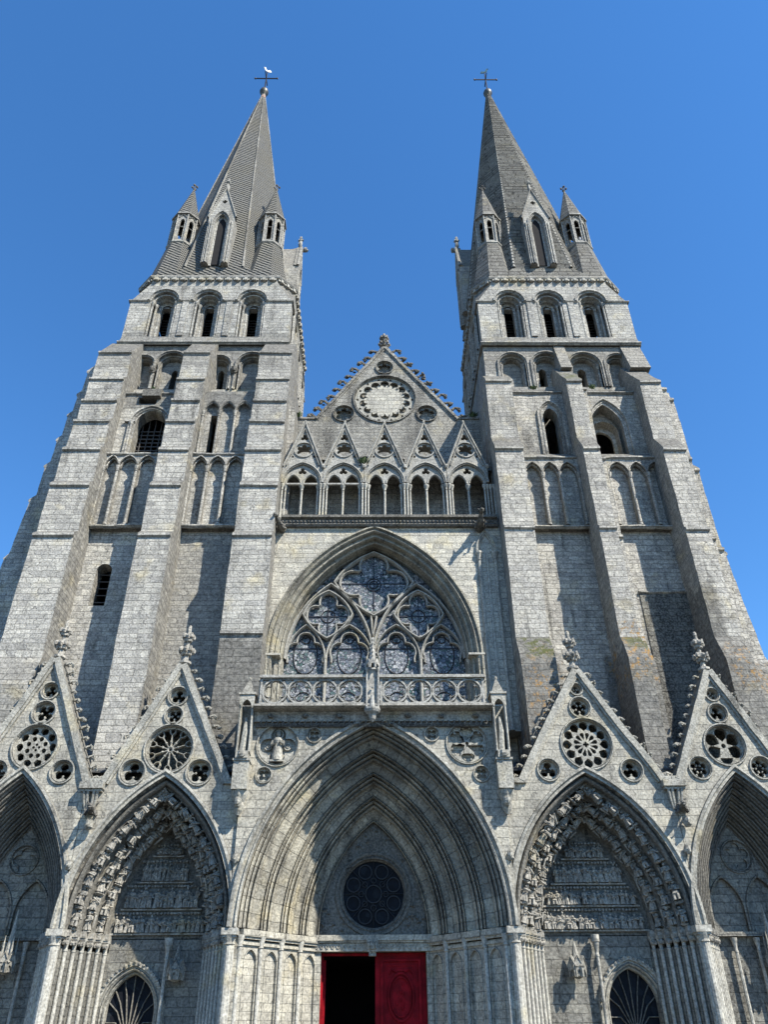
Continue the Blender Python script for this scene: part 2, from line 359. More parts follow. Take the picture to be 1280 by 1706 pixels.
def robed(m, x, y, z, h, w_, r, seat=False, lean=0.):
    """small carved figure: draped body, head, arms; h = height, w_ = half width"""
    L_ = lean
    m.tube([(x, y, z), (x+L_*.3, y-.01, z+h*.3), (x+L_*.6, y, z+h*.55), (x+L_*.85, y, z+h*.74), (x+L_, y, z+h*.82)], [w_*r.uniform(.95, 1.2), w_*r.uniform(.7, .9), w_*r.uniform(.65, .8), w_*.95, w_*.35], 7)
    for q in range(3):
        a = r.uniform(-1., 1.); m.tube([(x+w_*a, y-w_*.85, z), (x+w_*a*.5+L_*.5, y-w_*.8, z+h*.5)], w_*.17, 4)
    m.blob((x+L_*1.1+r.uniform(-.2, .2)*w_, y-w_*.3, z+h*.9), (w_*.42, w_*.45, h*.085), int(r.random()*99), 7, 5, .12)
    if seat: m.blob((x, y-w_*1.1, z+h*.32), (w_*1.1, w_*.8, h*.12), 3); m.tube([(x-w_*.5, y-w_*1.5, z), (x-w_*.5, y-w_*1.4, z+h*.3)], w_*.4, 5); m.tube([(x+w_*.5, y-w_*1.5, z), (x+w_*.5, y-w_*1.4, z+h*.3)], w_*.4, 5)
    for s_ in (-1, 1):
        ex = x+s_*w_*r.uniform(.9, 1.5); ez = z+h*r.uniform(.42, .6)
        m.tube([(x+s_*w_*.85+L_*.8, y, z+h*.72), (ex+L_*.6, y-w_*.7, ez), (x+s_*w_*r.uniform(-.4, .9)+L_*.6, y-w_*1.4, z+h*r.uniform(.45, .75))], [w_*.34, w_*.28, w_*.2], 5)
def figure_mb(k):
    r = random.Random(k+31); m = MB(); robed(m, 0, 0, .02, r.uniform(.42, .5), .105, r, k % 2 == 0, r.uniform(-.05, .05))
    if k % 3: m.ring(.02, .43, [(.1, .03), (.1, 0), (.06, 0), (.06, .03)], 10)
    else:
        for s_ in (-1, 1): m.tube([(s_*.08, .03, .34), (s_*.17, .05, .4), (s_*.15, .05, .1)], [.03, .045, .015], 4)
    m.blob((0, .0, -.03), (.13, .1, .05), k, 7, 4, .3)
    for a in range(4): m.blob((-.1+.07*a, -.03, .56), (.05, .06, .045), a+k, 5, 3, .3)
    return m
FIG = Multi('archivolt_figure', figure_mb, 6, 'carve2')
def gargoyle_mb():                           # crouching beast, neck stretched forward (-y), about 1 m long
    m = MB(); m.tube([(0, .3, 0), (0, .05, .05), (0, -.25, .08), (0, -.5, .14), (0, -.66, .2)], [.2, .21, .16, .11, .09], 8)
    m.blob((0, -.78, .23), (.12, .16, .12), 4, 8, 5, .12); m.blob((0, -.93, .18), (.07, .1, .05), 5, 6, 4, .1); m.blob((0, -.9, .1), (.05, .09, .03), 6)
    for s_ in (-1, 1):
        m.tube([(s_*.08, -.72, .3), (s_*.14, -.7, .42)], [.045, .01], 5)
        m.tube([(s_*.15, -.2, .05), (s_*.2, -.38, -.12), (s_*.14, -.5, -.05)], [.07, .05, .04], 6)
        m.tube([(s_*.17, .15, .0), (s_*.24, -.02, -.14), (s_*.18, -.16, -.16)], [.09, .06, .045], 6)
        m.tube([(s_*.12, .1, .15), (s_*.25, .15, .38), (s_*.2, .0, .3)], [.06, .04, .02], 5)
    return m
GARG = Proto('gargoyle', gargoyle_mb(), 'dark')
def capital_prof(z, r): return [(r, z-.02), (r*1.25, z), (r*1.25, z+.04), (r, z+.06), (r*1.05, z+.14), (r*1.7, z+.3), (r*1.9, z+.32), (r*1.9, z+.4)]

ROLL = [(0, 0), (0, .5), (.1, .6), (.15, .5), (.25, .33), (.4, .25), (.55, .3), (.68, .42), (.72, .6), (.66, .75), (.72, .85), (.85, .9), (1, .95), (1, 1)]
def orders(o0, o1, y0, y1, n, prof=ROLL):
    out = []
    for k in range(n):
        for (s_, t) in prof: out.append((lerp(o0, o1, (k+s_)/n), lerp(y0, y1, (k+t)/n)))
    return out

def bullseye(m, cx, cz, r, y, w=.09, d=.06):
    m.ring(cx, cz, [(r+w, y), (r+w*.8, y-d), (r+w*.4, y-d), (r+w*.25, y-d*.2), (r, y-d*.6), (r-.01, y+.1)], 28)

# ------------------------------------------------------------------ side portals
def coping(m, pts, y0, y1, t=.16):
    for a, b in zip(pts, pts[1:]):
        dx, dz = b[0]-a[0], b[1]-a[1]; l = math.hypot(dx, dz); nx, nz = -dz/l, dx/l
        if nz < 0: nx, nz = -nx, -nz
        m.prism([(a[0]-nx*.05, a[1]-nz*.05), (b[0]-nx*.05, b[1]-nz*.05), (b[0]+nx*t, b[1]+nz*t), (a[0]+nx*t, a[1]+nz*t)], y0, y1)
        m.prism([(a[0]-nx*.13, a[1]-nz*.13), (b[0]-nx*.13, b[1]-nz*.13), (b[0]-nx*.05, b[1]-nz*.05), (a[0]-nx*.05, a[1]-nz*.05)], y0+.06, y1)

def jamb(parent, cx, a, depth, din, n, zs, side, r=.085, y0=.0):
    """stepped jamb with engaged shafts and capitals under the arch springing"""
    m = MB(); dw, dd = din/n, depth/n
    ab = MB()
    for k in range(n):
        xo = cx+side*(a-dw*k); xi = cx+side*(a-dw*(k+1)); ya = y0+dd*(k+.75)
        x0, x1 = sorted((xi, cx+side*(a+.02)))
        m.box(x0, x1, ya, y0+dd*(k+1)+.75, 0, zs-.5)
        sx = cx+side*(a-dw*(k+.45)); sy = y0+dd*(k+.42)
        SH = MB().lathe(0, 0, [(r*1.7, 0), (r*1.7, .12), (r*1.2, .2), (r, .26), (r, zs-.56)]+capital_prof(zs-.56, r), 9)
        SH.build('shaft', 'shaft', parent, loc=(sx, sy, 0), smooth=True)
        ab.box(sx-dw*.62, sx+dw*.62, sy-dd*.62, sy+dd*.8+.3, zs-.17, zs-.06)
        ab.box(sx-dw*.55, sx+dw*.55, sy-dd*.52, sy+dd*.8+.3, zs-.24, zs-.172); ab.box(sx-dw*.58, sx+dw*.58, sy-dd*.56, sy+dd*.8+.3, zs-.058, zs)
        for q in range(5): ab.blob((sx-dw*.4+dw*.2*q, sy-dd*.45, zs-.33), (.05, .05, .07), q+k)
    m.build('jamb', 'inner', parent)
    ab.build('abacus', 'carve2', parent)

def side_portal(cx, a, h, zs, gcx, ghalf, gz, gtop, depth, din, norders, kind, xl, xr, rose, rounds, label):
    yf = 0.
    m = MB()
    # outline of the gabled wall down to the springing (between the piers), with pierced roundels
    out = [(xl, zs), (xl, gz), (gcx-ghalf, gz), (gcx, gtop), (gcx+ghalf, gz), (xr, gz), (xr, zs)]
    ar = apts(cx, zs, a, h, 0., 16)
    out = [(xl, zs), (xl, gz)] + ([(gcx-ghalf, gz)] if gcx-ghalf > xl+.01 else []) + [(gcx, gtop)] + ([(gcx+ghalf, gz)] if gcx+ghalf < xr-.01 else []) + [(xr, gz), (xr, zs)] + [(x, z) for x, z in ar[::-1]]
    holes = [circ(rose[0], rose[1], rose[2], 36)]+[circ(x, z, r, 24) for x, z, r, k in rounds]
    m.plate(out, holes, yf, yf+.45)
    P = m.build('portal', 'portal', CATH, label)
    # hood and mouldings around roundels
    q = MB(); q.arch(cx, zs, a, h, [(.22, yf), (.2, yf-.09), (.12, yf-.1), (.08, yf-.03), (0, yf-.04), (0, yf+.05)], 16)
    for x, z, r in [rose[:3]]+[t[:3] for t in rounds]: bullseye(q, x, z, r, yf)
    q.build('hood_mould', 'carve', P)
    # archivolts
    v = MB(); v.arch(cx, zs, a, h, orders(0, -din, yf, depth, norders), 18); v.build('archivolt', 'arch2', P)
    jamb(P, cx, a, depth, din, 7, zs, -1, .062); jamb(P, cx, a, depth, din, 7, zs, 1, .062)
    # piers at the outside of the jambs
    # roundel tracery
    t = MB(); rx, rz, rr, rk = rose
    c0 = circ(rx, rz, rr+.01, 36)
    if rk == 'fork':
        t.plate(c0, [circ(rx, rz, rr-.07, 36)], .12, .3)
        for i in range(10):
            an = 2*PI*i/10+PI/2; d = (cos(an), sin(an)); e = (-d[1], d[0])
            p = lambda r, s_: (rx+d[0]*r+e[0]*s_, rz+d[1]*r+e[1]*s_)
            t.bar([p(.1, 0), p(rr*.68, 0)], .045, .12, .28); t.bar([p(rr*.64, 0), p(rr*.74, .08), p(rr*.95, .11)], .04, .12, .28); t.bar([p(rr*.64, 0), p(rr*.74, -.08), p(rr*.95, -.11)], .04, .12, .28)
            t.blob((p(rr*.34, 0)[0], .14, p(rr*.34, 0)[1]), .045, i)
        t.ring(rx, rz, [(.14, .28), (.14, .16), (.09, .12), (.05, .16), (.05, .28)], 12)
    elif rk == 'cells':
        hs = [petal(rx, rz, 2*PI*i/10, rr*.60, rr*.94, rr*.185) for i in range(10)]+[circ(rx+rr*.42*cos(2*PI*(i+.5)/8), rz+rr*.42*sin(2*PI*(i+.5)/8), rr*.115, 10) for i in range(8)]
        hs += [circ(rx+rr*.13*cos(2*PI*i/4), rz+rr*.13*sin(2*PI*i/4), rr*.07, 8) for i in range(4)]
        t.plate(c0, hs, .12, .26)
    elif rk == 'wheel':
        hs = [petal(rx, rz, 2*PI*i/12, rr*.56, rr*.95, rr*.18) for i in range(12)]+[petal(rx, rz, 2*PI*(i+.5)/12, rr*.17, rr*.5, rr*.085) for i in range(12)]+[foil(rx, rz, rr*.13, 4, PI/2, 16)]
        t.plate(c0, hs, .12, .26)
    elif rk == 'six':
        hs = [petal(rx, rz, 2*PI*i/6+PI/6, rr*.22, rr*.95, rr*.33) for i in range(6)]+[circ(rx, rz, rr*.12, 12)]
        t.plate(c0, hs, .14, .28)
    t.build('rose_tracery', 'carve', P)
    bk = MB(); bk.prism(circ(rx, rz, rr+.18, 28), .95, 1.05); bk.ring(rx, rz, [(rr+.02, .44), (rr+.02, .96)], 28)
    for x, z, r, k in rounds: bk.prism(circ(x, z, r+.12, 18), .8, .9); bk.ring(x, z, [(r+.02, .44), (r+.02, .81)], 18)
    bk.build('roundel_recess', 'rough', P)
    for x, z, r, k in rounds:
        b = MB(); b.plate(circ(x, z, r+.01, 24), [foil(x, z, r*.86, k, PI/2 if k != 4 else PI/4)], .14, .28)
        for i in range(k):
            an = PI/2+2*PI*(i+.5)/k if k != 4 else PI/4+2*PI*(i+.5)/k
            b.blob((x+r*.38*cos(an), .17, z+r*.38*sin(an)), .045, i)
        b.build('roundel_tracery', 'carve', P)
    # porch roof behind, coping, crockets, finial
    rb = MB(); rb.prism([(.46, 9.12), (.46, 9.2), (2.5, 10.0), (2.5, 9.4)], xl+.01, xr-.01, 'x'); rb.build('porch_roof', 'roof', P)
    cp = MB(); pts = [(gcx-ghalf, gz), (gcx, gtop), (gcx+ghalf, gz)]
    coping(cp, pts, -.14, .52); cp.box(xl, gcx-ghalf+.04, -.13, .6, gz-.06, gz+.12) if gcx-ghalf > xl+.05 else None
    cp.box(gcx+ghalf-.04, xr, -.13, .6, gz-.06, gz+.12) if gcx+ghalf < xr-.05 else None
    roughen(cp.build('gable_coping', 'carve', P), .25, .02, 'xz')
    L = math.hypot(ghalf, gtop-gz); n = int(L/.36)
    for s_ in (-1, 1):
        for i in range(n):
            t_ = (i+.35)/n; x = gcx+s_*ghalf*(1-t_); z = gz+(gtop-gz)*t_
            an = math.atan2(ghalf, gtop-gz)
            nx, nz = s_*cos(an), sin(an)
            if s_ > 0: rot = (0, PI/2-an-.25, 0)
            else: rot = (0, PI/2-an-.25, PI)
            CROCKET.put(P, (x+nx*.14, .18, z+nz*.14), rot, random.uniform(.8, 1.2))
    FINIAL.put(P, (gcx, .18, gtop-.05), sc=(.85, .85, 1.12))
    return P

def fig_band(m, x0, x1, y, z, h, n, seed):   # one crowded register of a carved tympanum
    rnd = random.Random(seed); x = x0
    while x < x1:
        w_ = min(.085, (x1-x0)/n*.48)*rnd.uniform(.75, 1.25); x += w_*rnd.uniform(.8, 1.3)
        if x > x1: break
        robed(m, x, y-rnd.uniform(0, .06), z, h*rnd.uniform(.7, 1.), w_, rnd, rnd.random() < .25, rnd.uniform(-.06, .06)); x += w_*rnd.uniform(.6, 1.)
        if rnd.random() < .18: m.blob((x, y-.03, z+h*.3), (.06, .07, h*rnd.uniform(.2, .4)), int(x*50) % 97, 6, 4, .4)
    for k in range(int((x1-x0)/.11)): m.blob((x0+.11*k, y, z+h*1.0), (.05, .05, .045), k+seed, 5, 3, .4)
def lower_wall(P, cx, half, y, zs, wx, wa, wz, wh, shaft_x, can_x):
    m = MB(); hole = apoly(wx, wz, wa, wh, .9, 0, 10)
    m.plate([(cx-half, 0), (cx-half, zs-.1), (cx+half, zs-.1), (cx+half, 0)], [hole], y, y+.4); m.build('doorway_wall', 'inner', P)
    q = MB(); q.arch(wx, wz, wa, wh, [(.26, y), (.24, y-.1), (.14, y-.1), (.12, y-.02), (.08, y-.02), (.04, y-.07), (0, y-.02), (0, y+.06), (-.05, y+.04), (-.09, y+.1), (-.09, y+.3)], 12, .9)
    pts = apts(wx, wz, wa, wh, .22, 12)
    for i, (x, z) in enumerate(pts): q.blob((x, y-.12, z), (.05, .04, .05), i)
    q.build('doorway_arch', 'carve', P)
    g = MB(); g.prism(apoly(wx, wz, wa-.08, wh-.08, .9, 0, 10), y+.28, y+.33); g.build('fanlight', 'rose', P)
    b = MB()
    for i in range(9):
        an = PI*(i+.5)/9; e = (wx+wa*1.25*cos(an), wz-.55+(wh+.6)*sin(an))
        e = (max(wx-wa+.08, min(wx+wa-.08, e[0])), e[1]); mid = ((wx+e[0])/2+.05*cos(an), (wz-.5+e[1])/2+.12)
        b.bar([(wx+.15*cos(an), wz-.6+.15*sin(an)), mid, e], .035, y+.2, y+.27)
    b.ring(wx, wz-.6, [(.2, y+.27), (.2, y+.2), (.14, y+.2), (.14, y+.27)], 12); b.build('fanlight_tracery', 'arch2', P)
    # thin shaft and statue canopy
    s_ = MB(); s_.lathe(shaft_x, y-.25, [(.09, 0), (.06, .2), (.055, zs-.7)]+capital_prof(zs-.7, .055)+[(.13, zs-.3), (.13, zs-.1)], 9); s_.build('trumeau_shaft', 'shaft', P, smooth=True)
    c = MB(); zc = zs-1.25
    for k in range(3):
        an = (-.9, 0, .9)[k]; c.M = Matrix.Translation((can_x, y-.3, zc)) @ Matrix.Rotation(an, 4, 'Z')
        c.plate([(-.14, 0), (-.16, .28), (0, .5), (.16, .28), (.14, 0)]+apts(0, 0, .11, .2, 0, 5)[::-1], [], -.24, -.17)
        c.bar([(-.17, .26), (0, .55), (.17, .26)], .05, -.27, -.16)
    c.M = None; c.lathe(can_x, y-.3, [(.2, zc+.3), (.17, zc+.36), (.02, zc+.95)], 8); c.lathe(can_x, y-.3, [(.06, zc-.05), (.2, zc+.02), (.2, zc+.3), (.1, zc+.3)], 8)
    c.build('statue_canopy', 'carve', P)

ZS = 4.42
HL = 4.44
# inner left and right portals (carved), outer ones (moulded)
PL = side_portal(-6.97, 2.54, HL, ZS, -6.93, 1.99, 8.65, 12.75, 2.0, 1.06, 4, 'carved', -9.5, -4.42, (-6.99, 9.78, .78, 'fork'),
    [(-6.99, 10.93, .27, 4), (-6.95, 11.62, .29, 3), (-8.09, 9.0, .38, 3), (-5.88, 8.99, .38, 4)], 'portal left of the red door under a crocketed gable with forked wheel tracery')
PR = side_portal(6.97, 2.78, 4.5, ZS, 7.15, 2.3, 8.65, 12.5, 1.75, 1.1, 4, 'carved', 4.22, 9.78, (7.18, 9.9, .83, 'wheel'),
    [(7.14, 11.17, .32, 5), (7.1, 11.83, .17, 3), (5.77, 9.03, .32, 3), (8.55, 9.0, .32, 3)], 'portal right of the red door under a gable with twelve-petalled wheel tracery')
PLL = side_portal(-11.7, 2.18, 4.55, ZS, -11.52, 1.95, 8.65, 13.0, 1.7, 1.0, 8, 'roll', -13.9, -9.52, (-11.53, 9.87, .72, 'cells'),
    [(-11.5, 11.05, .36, 4), (-11.47, 11.83, .26, 3), (-10.42, 9.03, .34, 3), (-12.6, 9.03, .34, 3)], 'outermost left portal with a deep plain roll-moulded arch and cellular rose')
PRR = side_portal(12.0, 2.2, 4.5, ZS, 11.92, 1.85, 8.65, 12.45, 1.7, 1.0, 8, 'roll', 9.8, 14.3, (11.9, 9.84, .66, 'six'),
    [(11.93, 10.95, .29, 3), (11.9, 11.62, .19, 4), (10.87, 9.07, .33, 6), (12.93, 9.07, .33, 6)], 'outermost right portal with thin roll mouldings and a six-petalled rose in its gable')

# archivolt figures
def arch_figs(P, cx, a, h, din, depth, rows, nper):
    R0 = (a*a+h*h)/(2*a); c = R0-a
    for k in range(rows):
        off = -din*(k+1.15)/4.; R = R0+off; t1 = math.acos(c/R); y = depth*(k+.95)/4.
        for s_ in (-1, 1):
            for i in range(nper):
                t = t1*(i+.5)/nper*.97
                x = cx+s_*(-c+R*cos(t)); z = ZS+R*sin(t)
                FIG.put(P, (x+s_*.02, y-.03, z-.22), (random.uniform(-.15, .1), -s_*t*.85+random.uniform(-.12, .12), random.uniform(-.4, .4)), random.uniform(1.0, 1.2))
arch_figs(PL, -6.97, 2.54, HL, 1.06, 2.0, 3, 8)
arch_figs(PR, 6.97, 2.78, 4.5, 1.1, 1.75, 3, 8)

def tympanum(P, cx, half, h, y, zs, bands, seed):
    m = MB(); m.prism(apoly(cx, zs, half+.12, h+.1, zs-.12), y, y+.3)
    t = MB()
    for k, (z0, z1, n) in enumerate(bands):
        R0 = (half*half+h*h)/(2*half); c = R0-half; zz = z1-zs
        hw = max(.25, math.sqrt(max(.01, R0*R0-zz*zz))-c)
        fig_band(t, cx-hw, cx+hw, y-.06, z0+.04, z1-z0-.1, n, seed+k)
        t.box(cx-hw-.12, cx+hw+.12, y-.11, y+.02, z0-.03, z0+.02)
    m.build('tympanum', 'dark', P); t.build('tympanum_relief', 'carve2', P)
tympanum(PL, -6.97, 1.48, 3.1, 2.0, ZS, [(4.45, 5.1, 14), (5.15, 5.9, 12), (5.95, 6.65, 12), (6.75, 7.15, 5)], 3)
tympanum(PR, 6.97, 1.68, 3.3, 1.75, ZS, [(4.45, 5.1, 18), (5.15, 5.75, 18), (5.8, 6.5, 14), (6.55, 7.1, 7)], 9)
lower_wall(PL, -6.97, 1.5, 2.0, ZS, -7.55, .82, 2.35, 1.1, -6.55, -6.2)
lower_wall(PR, 6.97, 1.7, 1.75, ZS, 7.9, .85, 2.4, 1.1, 6.9, 6.2)

def blind_wall(P, cx, half, h, y, rx, rz, rr, k):
    m = MB(); R0 = (half*half+h*h)/(2*half)
    m.prism(apoly(cx, ZS, half+.15, h+.12, 0), y+.12, y+.4); m.build('recess_wall', 'inner', P)
    t = MB(); t.plate(apoly(cx, ZS, half+.15, h+.12, ZS-.1), [circ(rx, rz, rr, 24), apoly(cx-half*.5, ZS+.6, half*.44, .95, ZS-.04, 0, 8), apoly(cx+half*.5, ZS+.6, half*.44, .95, ZS-.04, 0, 8)], y, y+.12)
    bullseye(t, rx, rz, rr, y, .08, .05); t.plate(circ(rx, rz, rr, 24), [foil(rx, rz, rr*.9, k)], y+.03, y+.1)
    for s_ in (-1, 1): t.arch(cx+s_*half*.5, ZS+.6, half*.44, .95, [(.07, y), (.05, y-.05), (0, y-.03), (0, y+.03)], 8, ZS)
    t.box(cx-half, cx+half, y-.12, y+.05, ZS-.16, ZS-.04); t.build('blind_tracery', 'inner', P)
    s_ = MB()
    for x in (cx-half*.55, cx+half*.05, cx+half*.6): s_.lathe(x, y-.05, [(.06, 0), (.055, ZS-.6)]+capital_prof(ZS-.6, .055), 8)
    s_.build('wall_shafts', 'shaft', P, smooth=True)
    c = MB(); zc = ZS-1.05; can_x = cx+half*.3
    for an in (-.9, 0, .9):
        c.M = Matrix.Translation((can_x, y-.35, zc)) @ Matrix.Rotation(an, 4, 'Z')
        c.plate([(-.14, 0), (-.16, .28), (0, .5), (.16, .28), (.14, 0)]+apts(0, 0, .11, .2, 0, 5)[::-1], [], -.24, -.17); c.bar([(-.17, .26), (0, .55), (.17, .26)], .05, -.27, -.16)
    c.M = None; c.lathe(can_x, y-.35, [(.2, zc+.3), (.13, zc+.5), (.09, zc+.9), (.015, zc+1.75)], 8); c.lathe(can_x, y-.35, [(.06, zc-.05), (.2, zc+.02), (.2, zc+.3)], 8)
    for k_ in range(4): c.lathe(can_x+.2*cos(k_*PI/2+.7), y-.35+.2*sin(k_*PI/2+.7), [(.035, zc+.1), (.03, zc+.7), (.005, zc+1.0)], 5)
    c.build('statue_canopy', 'carve', P)
blind_wall(PLL, -11.7, 1.18, 3.2, 1.7, -11.7, 6.62, .42, 4)
blind_wall(PRR, 12.0, 1.2, 3.2, 1.7, 12.1, 6.62, .47, 5)

# buttress heads between the gables: ledge, brackets and gargoyle
for (x, yaw, lab) in ((-9.27, .25, 'gargoyle under the gutter ledge between the two left gables'), (9.8, -.2, 'gargoyle under the gutter ledge between the two right gables')):
    m = MB(); m.box(x-.38, x+.38, -.3, .3, 8.42, 8.62); m.box(x-.34, x+.34, -.22, .3, 8.34, 8.418)
    for dx in (-.22, -.1, .1, .22): m.tube([(x+dx, -.18, 8.35), (x+dx*.8, -.1, 8.0), (x+dx*.5, -.02, 7.75)], [.05, .045, .03], 6)
    m.build('gutter_ledge', 'carve', CATH)
    GARG.put(CATH, (x+.1, -.1, 7.75), (.25, 0, yaw), .75, lab)
    h = MB(); h.blob((x+.15, -.2, 7.32), (.14, .16, .17), 5, 8, 6, .15); h.blob((x+.15, -.33, 7.27), (.06, .07, .06), 3); h.build('corbel_head', 'carve', CATH)
for i, (x, z) in enumerate(((-9.5, 6.15), (-4.38, 6.3), (4.2, 6.35), (9.8, 6.5))):
    h = MB(); h.blob((x, -.14, z), (.12, .13, .15), i+3, 8, 6, .15); h.blob((x, -.25, z-.03), (.05, .06, .05), 3); h.build('corbel_head', 'carve', CATH)

# piers between portals
pm = MB()
for x0, x1 in ((-9.63, -9.4), (-4.5, -4.2), (3.98, 4.28), (9.62, 9.92)):
    m = MB(); xc = (x0+x1)/2
    m.box(x0+.02, x1-.02, .06, 1.2, 0, ZS-.2)
    for dx, r in ((-.09, .06), (.0, .11), (.1, .06)): m.lathe(xc+dx, .0 if r < .1 else -.02, [(r*1.5, 0), (r*1.5, .3), (r, .4), (r, ZS-.46), (r*1.3, ZS-.44), (r*1.05, ZS-.38), (r*1.7, ZS-.2)], 10)
    m.box(xc-.24, xc+.24, -.2, .4, ZS-.2, ZS-.02); m.box(xc-.2, xc+.2, -.16, .4, ZS-.26, ZS-.202)
    # thin shafts climbing the spandrel
    m.build('portal_pier', 'shaft', CATH)
# ------------------------------------------------------------------ central portal
CC, CA, CH, CD, CI = -.09, 4.18, 6.28, 2.85, 2.38
m = MB(); YF = -.12
XL, XR = -4.425, 4.225
out = [(XL, ZS), (XL, 10.6), (XR, 10.6), (XR, ZS)]+apts(CC, ZS, CA-.02, CH, 0, 20)[::-1]
CR = [(-3.32, 9.83, .66), (3.09, 9.89, .66), (-2.1, 10.17, .21), (1.9, 10.2, .21), (-3.71, 8.85, .22), (3.5, 8.87, .22)]
m.plate(out, [circ(x, z, r, 32) for x, z, r in CR], YF, .35)
m.plate([(XL+.02, 7.5), (XL+.02, 10.58), (XR-.02, 10.58), (XR-.02, 7.5), (XR-.02, 7.4), (3.2, 8.0), (1.6, 10.0), (CC, 10.5), (-1.8, 10.0), (-3.4, 8.0), (XL+.02, 7.4)], [], YF+.2, YF+.4)
CP = m.build('portal', 'portal', CATH, 'wide central portal with deep moulded arch, round window and red door')
q = MB(); q.arch(CC, ZS, CA, CH, [(.18, YF), (.17, YF-.13), (.08, YF-.14), (.05, YF-.04), (-.02, YF-.03), (-.05, YF-.1), (-.1, YF-.08), (-.1, YF+.1)], 20)
for x, z, r in CR: bullseye(q, x, z, r, YF, .07, .06)
q.build('hood_mould', 'carve', CP)
BAND = [(0, 0), (0, .12), (.04, .2), (.03, .06), (.08, -.03), (.15, -.01), (.19, .1), (.17, .24), (.13, .3), (.2, .38), (.23, .24), (.3, .18), (.37, .27), (.38, .42), (.33, .52), (.42, .54), (.86, .74), (.9, .88), (.92, .72), (.97, .68), (1.0, .78), (.98, .92), (.95, 1.0), (1, 1)]
v = MB(); pr = [(-.02, YF+.02), (-.06, YF+.1), (-.1, .08), (-.14, .02), (-.2, .05), (-.22, .12)]
pr += orders(-.22, -CI, .12, CD, 4, BAND)
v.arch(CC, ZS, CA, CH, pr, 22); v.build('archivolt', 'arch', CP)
# roundel fillings
t = MB(); t.plate(circ(-3.32, 9.83, .66, 32), [foil(-3.32, 9.83, .6, 4)], YF+.06, YF+.18)
for dx in (-.33, .33): t.ring(-3.32+dx, 9.83, [(.14, YF+.2), (.13, YF+.12), (.09, YF+.13), (.05, YF+.1), (.005, YF+.12)], 10)
t.build('roundel_tracery', 'carve', CP, 'quatrefoil medallion holding a standing robed figure')
t = MB(); t.plate(circ(3.09, 9.89, .66, 32), [petal(3.09, 9.89, 2*PI*i/6+PI/6, .1, .62, .235) for i in range(6)]+[circ(3.09, 9.89, .06, 10)], YF+.05, YF+.16)
for i in range(6):
    an = 2*PI*i/6+PI/6
    for da in (-.2, .2): t.blob((3.09+.55*cos(an+da), YF+.1, 9.89+.55*sin(an+da)), .05, i)
t.build('roundel_tracery', 'carve', CP, 'wheel medallion of six cusped petals')
for x, z, r in CR[2:]:
    t = MB(); t.plate(circ(x, z, r, 20), [foil(x, z, r*.88, 4, PI/4)], YF+.06, YF+.14); t.blob((x, YF+.08, z), .05, 2); t.build('roundel_tracery', 'carve', CP)
# standing figure relief in the left medallion
f = MB(); fx, fy, fz = -3.32, YF+.06, 9.34
f.lathe(fx, fy, [(.02, fz), (.2, fz), (.19, fz+.1), (.15, fz+.35), (.13, fz+.5), (.17, fz+.66), (.15, fz+.74), (.06, fz+.79), (.055, fz+.82)], 12)
for k in range(7): f.tube([(fx+.17*cos(PI+k*PI/6), fy+.17*sin(PI+k*PI/6), fz), (fx+.12*cos(PI+k*PI/6), fy+.12*sin(PI+k*PI/6), fz+.5)], .022, 4)
f.tube([(fx-.16, fy, fz+.68), (fx-.2, fy-.1, fz+.5), (fx-.06, fy-.18, fz+.54)], [.06, .05, .035], 6); f.tube([(fx+.16, fy, fz+.68), (fx+.2, fy-.1, fz+.52), (fx+.07, fy-.19, fz+.6)], [.06, .05, .035], 6)
f.blob((fx, fy-.03, fz+.9), (.085, .09, .11), 2, 10, 7, .05); f.blob((fx, fy-.115, fz+.89), (.02, .025, .03), 1)
f.ring(fx, fz+.9, [(.17, fy+.08), (.17, fy+.03), (.13, fy+.03), (.12, fy+.08)], 16)
f.box(fx-.22, fx+.22, fy-.16, fy+.1, fz-.06, fz)
f.build('relief_figure', 'carve', CP, 'robed figure standing in the left quatrefoil medallion')
# small sunk crosses
for x, z in ((-1.55, 10.1), (1.38, 10.12), (-4.12, 10.25)): MB().box(x-.05, x+.05, YF-.012, YF+.02, z-.09, z+.09).build('putlog_block', 'dark', CP)
# inner wall with round window
ty = CD
ai = apts(CC, ZS, CA, CH, -CI-.02, 20)
m = MB(); m.plate([(ai[0][0]-.1, ZS-.04)]+[(x, z+.05) for x, z in ai]+[(ai[-1][0]+.1, ZS-.04)], [circ(CC, 5.72, 1.08, 40)], ty, ty+.35)
m.build('tympanum', 'dark', CP)
q = MB(); q.ring(CC, 5.72, [(1.3, ty), (1.28, ty-.06), (1.2, ty-.06), (1.16, ty-.01), (1.12, ty-.05), (1.08, ty-.02), (1.07, ty+.1), (1.03, ty+.14), (1.03, ty+.3)], 48)
q.build('rose_frame', 'dark', CP)
lf = MB(); rnd = random.Random(4)
for k in range(110):                         # foliage carved over the tympanum
    x = CC+rnd.uniform(-1.75, 1.75); z = rnd.uniform(4.6, 8.0)
    if math.hypot(x-CC, z-5.72) < 1.36: continue
    Ri = (CA*CA+CH*CH)/(2*CA)-CI; ci = (CA*CA+CH*CH)/(2*CA)-CA
    if math.hypot(abs(x-CC)+ci, z-ZS) > Ri-.1: continue
    an = rnd.uniform(0, PI); L_ = rnd.uniform(.08, .16)
    lf.tube([(x, ty, z), (x+L_*.6*cos(an), ty-.05, z+L_*.6*sin(an)), (x+L_*1.2*cos(an+.5), ty-.01, z+L_*1.2*sin(an+.5))], [.02, .035, .01], 5)
lf.build('tympanum_foliage', 'dark', CP)
g = MB(); g.prism(circ(CC, 5.72, 1.05, 40), ty+.22, ty+.26); g.build('round_window', 'rose', CP, 'round window of near-black glass over the red door')
t = MB(); yb = ty+.16
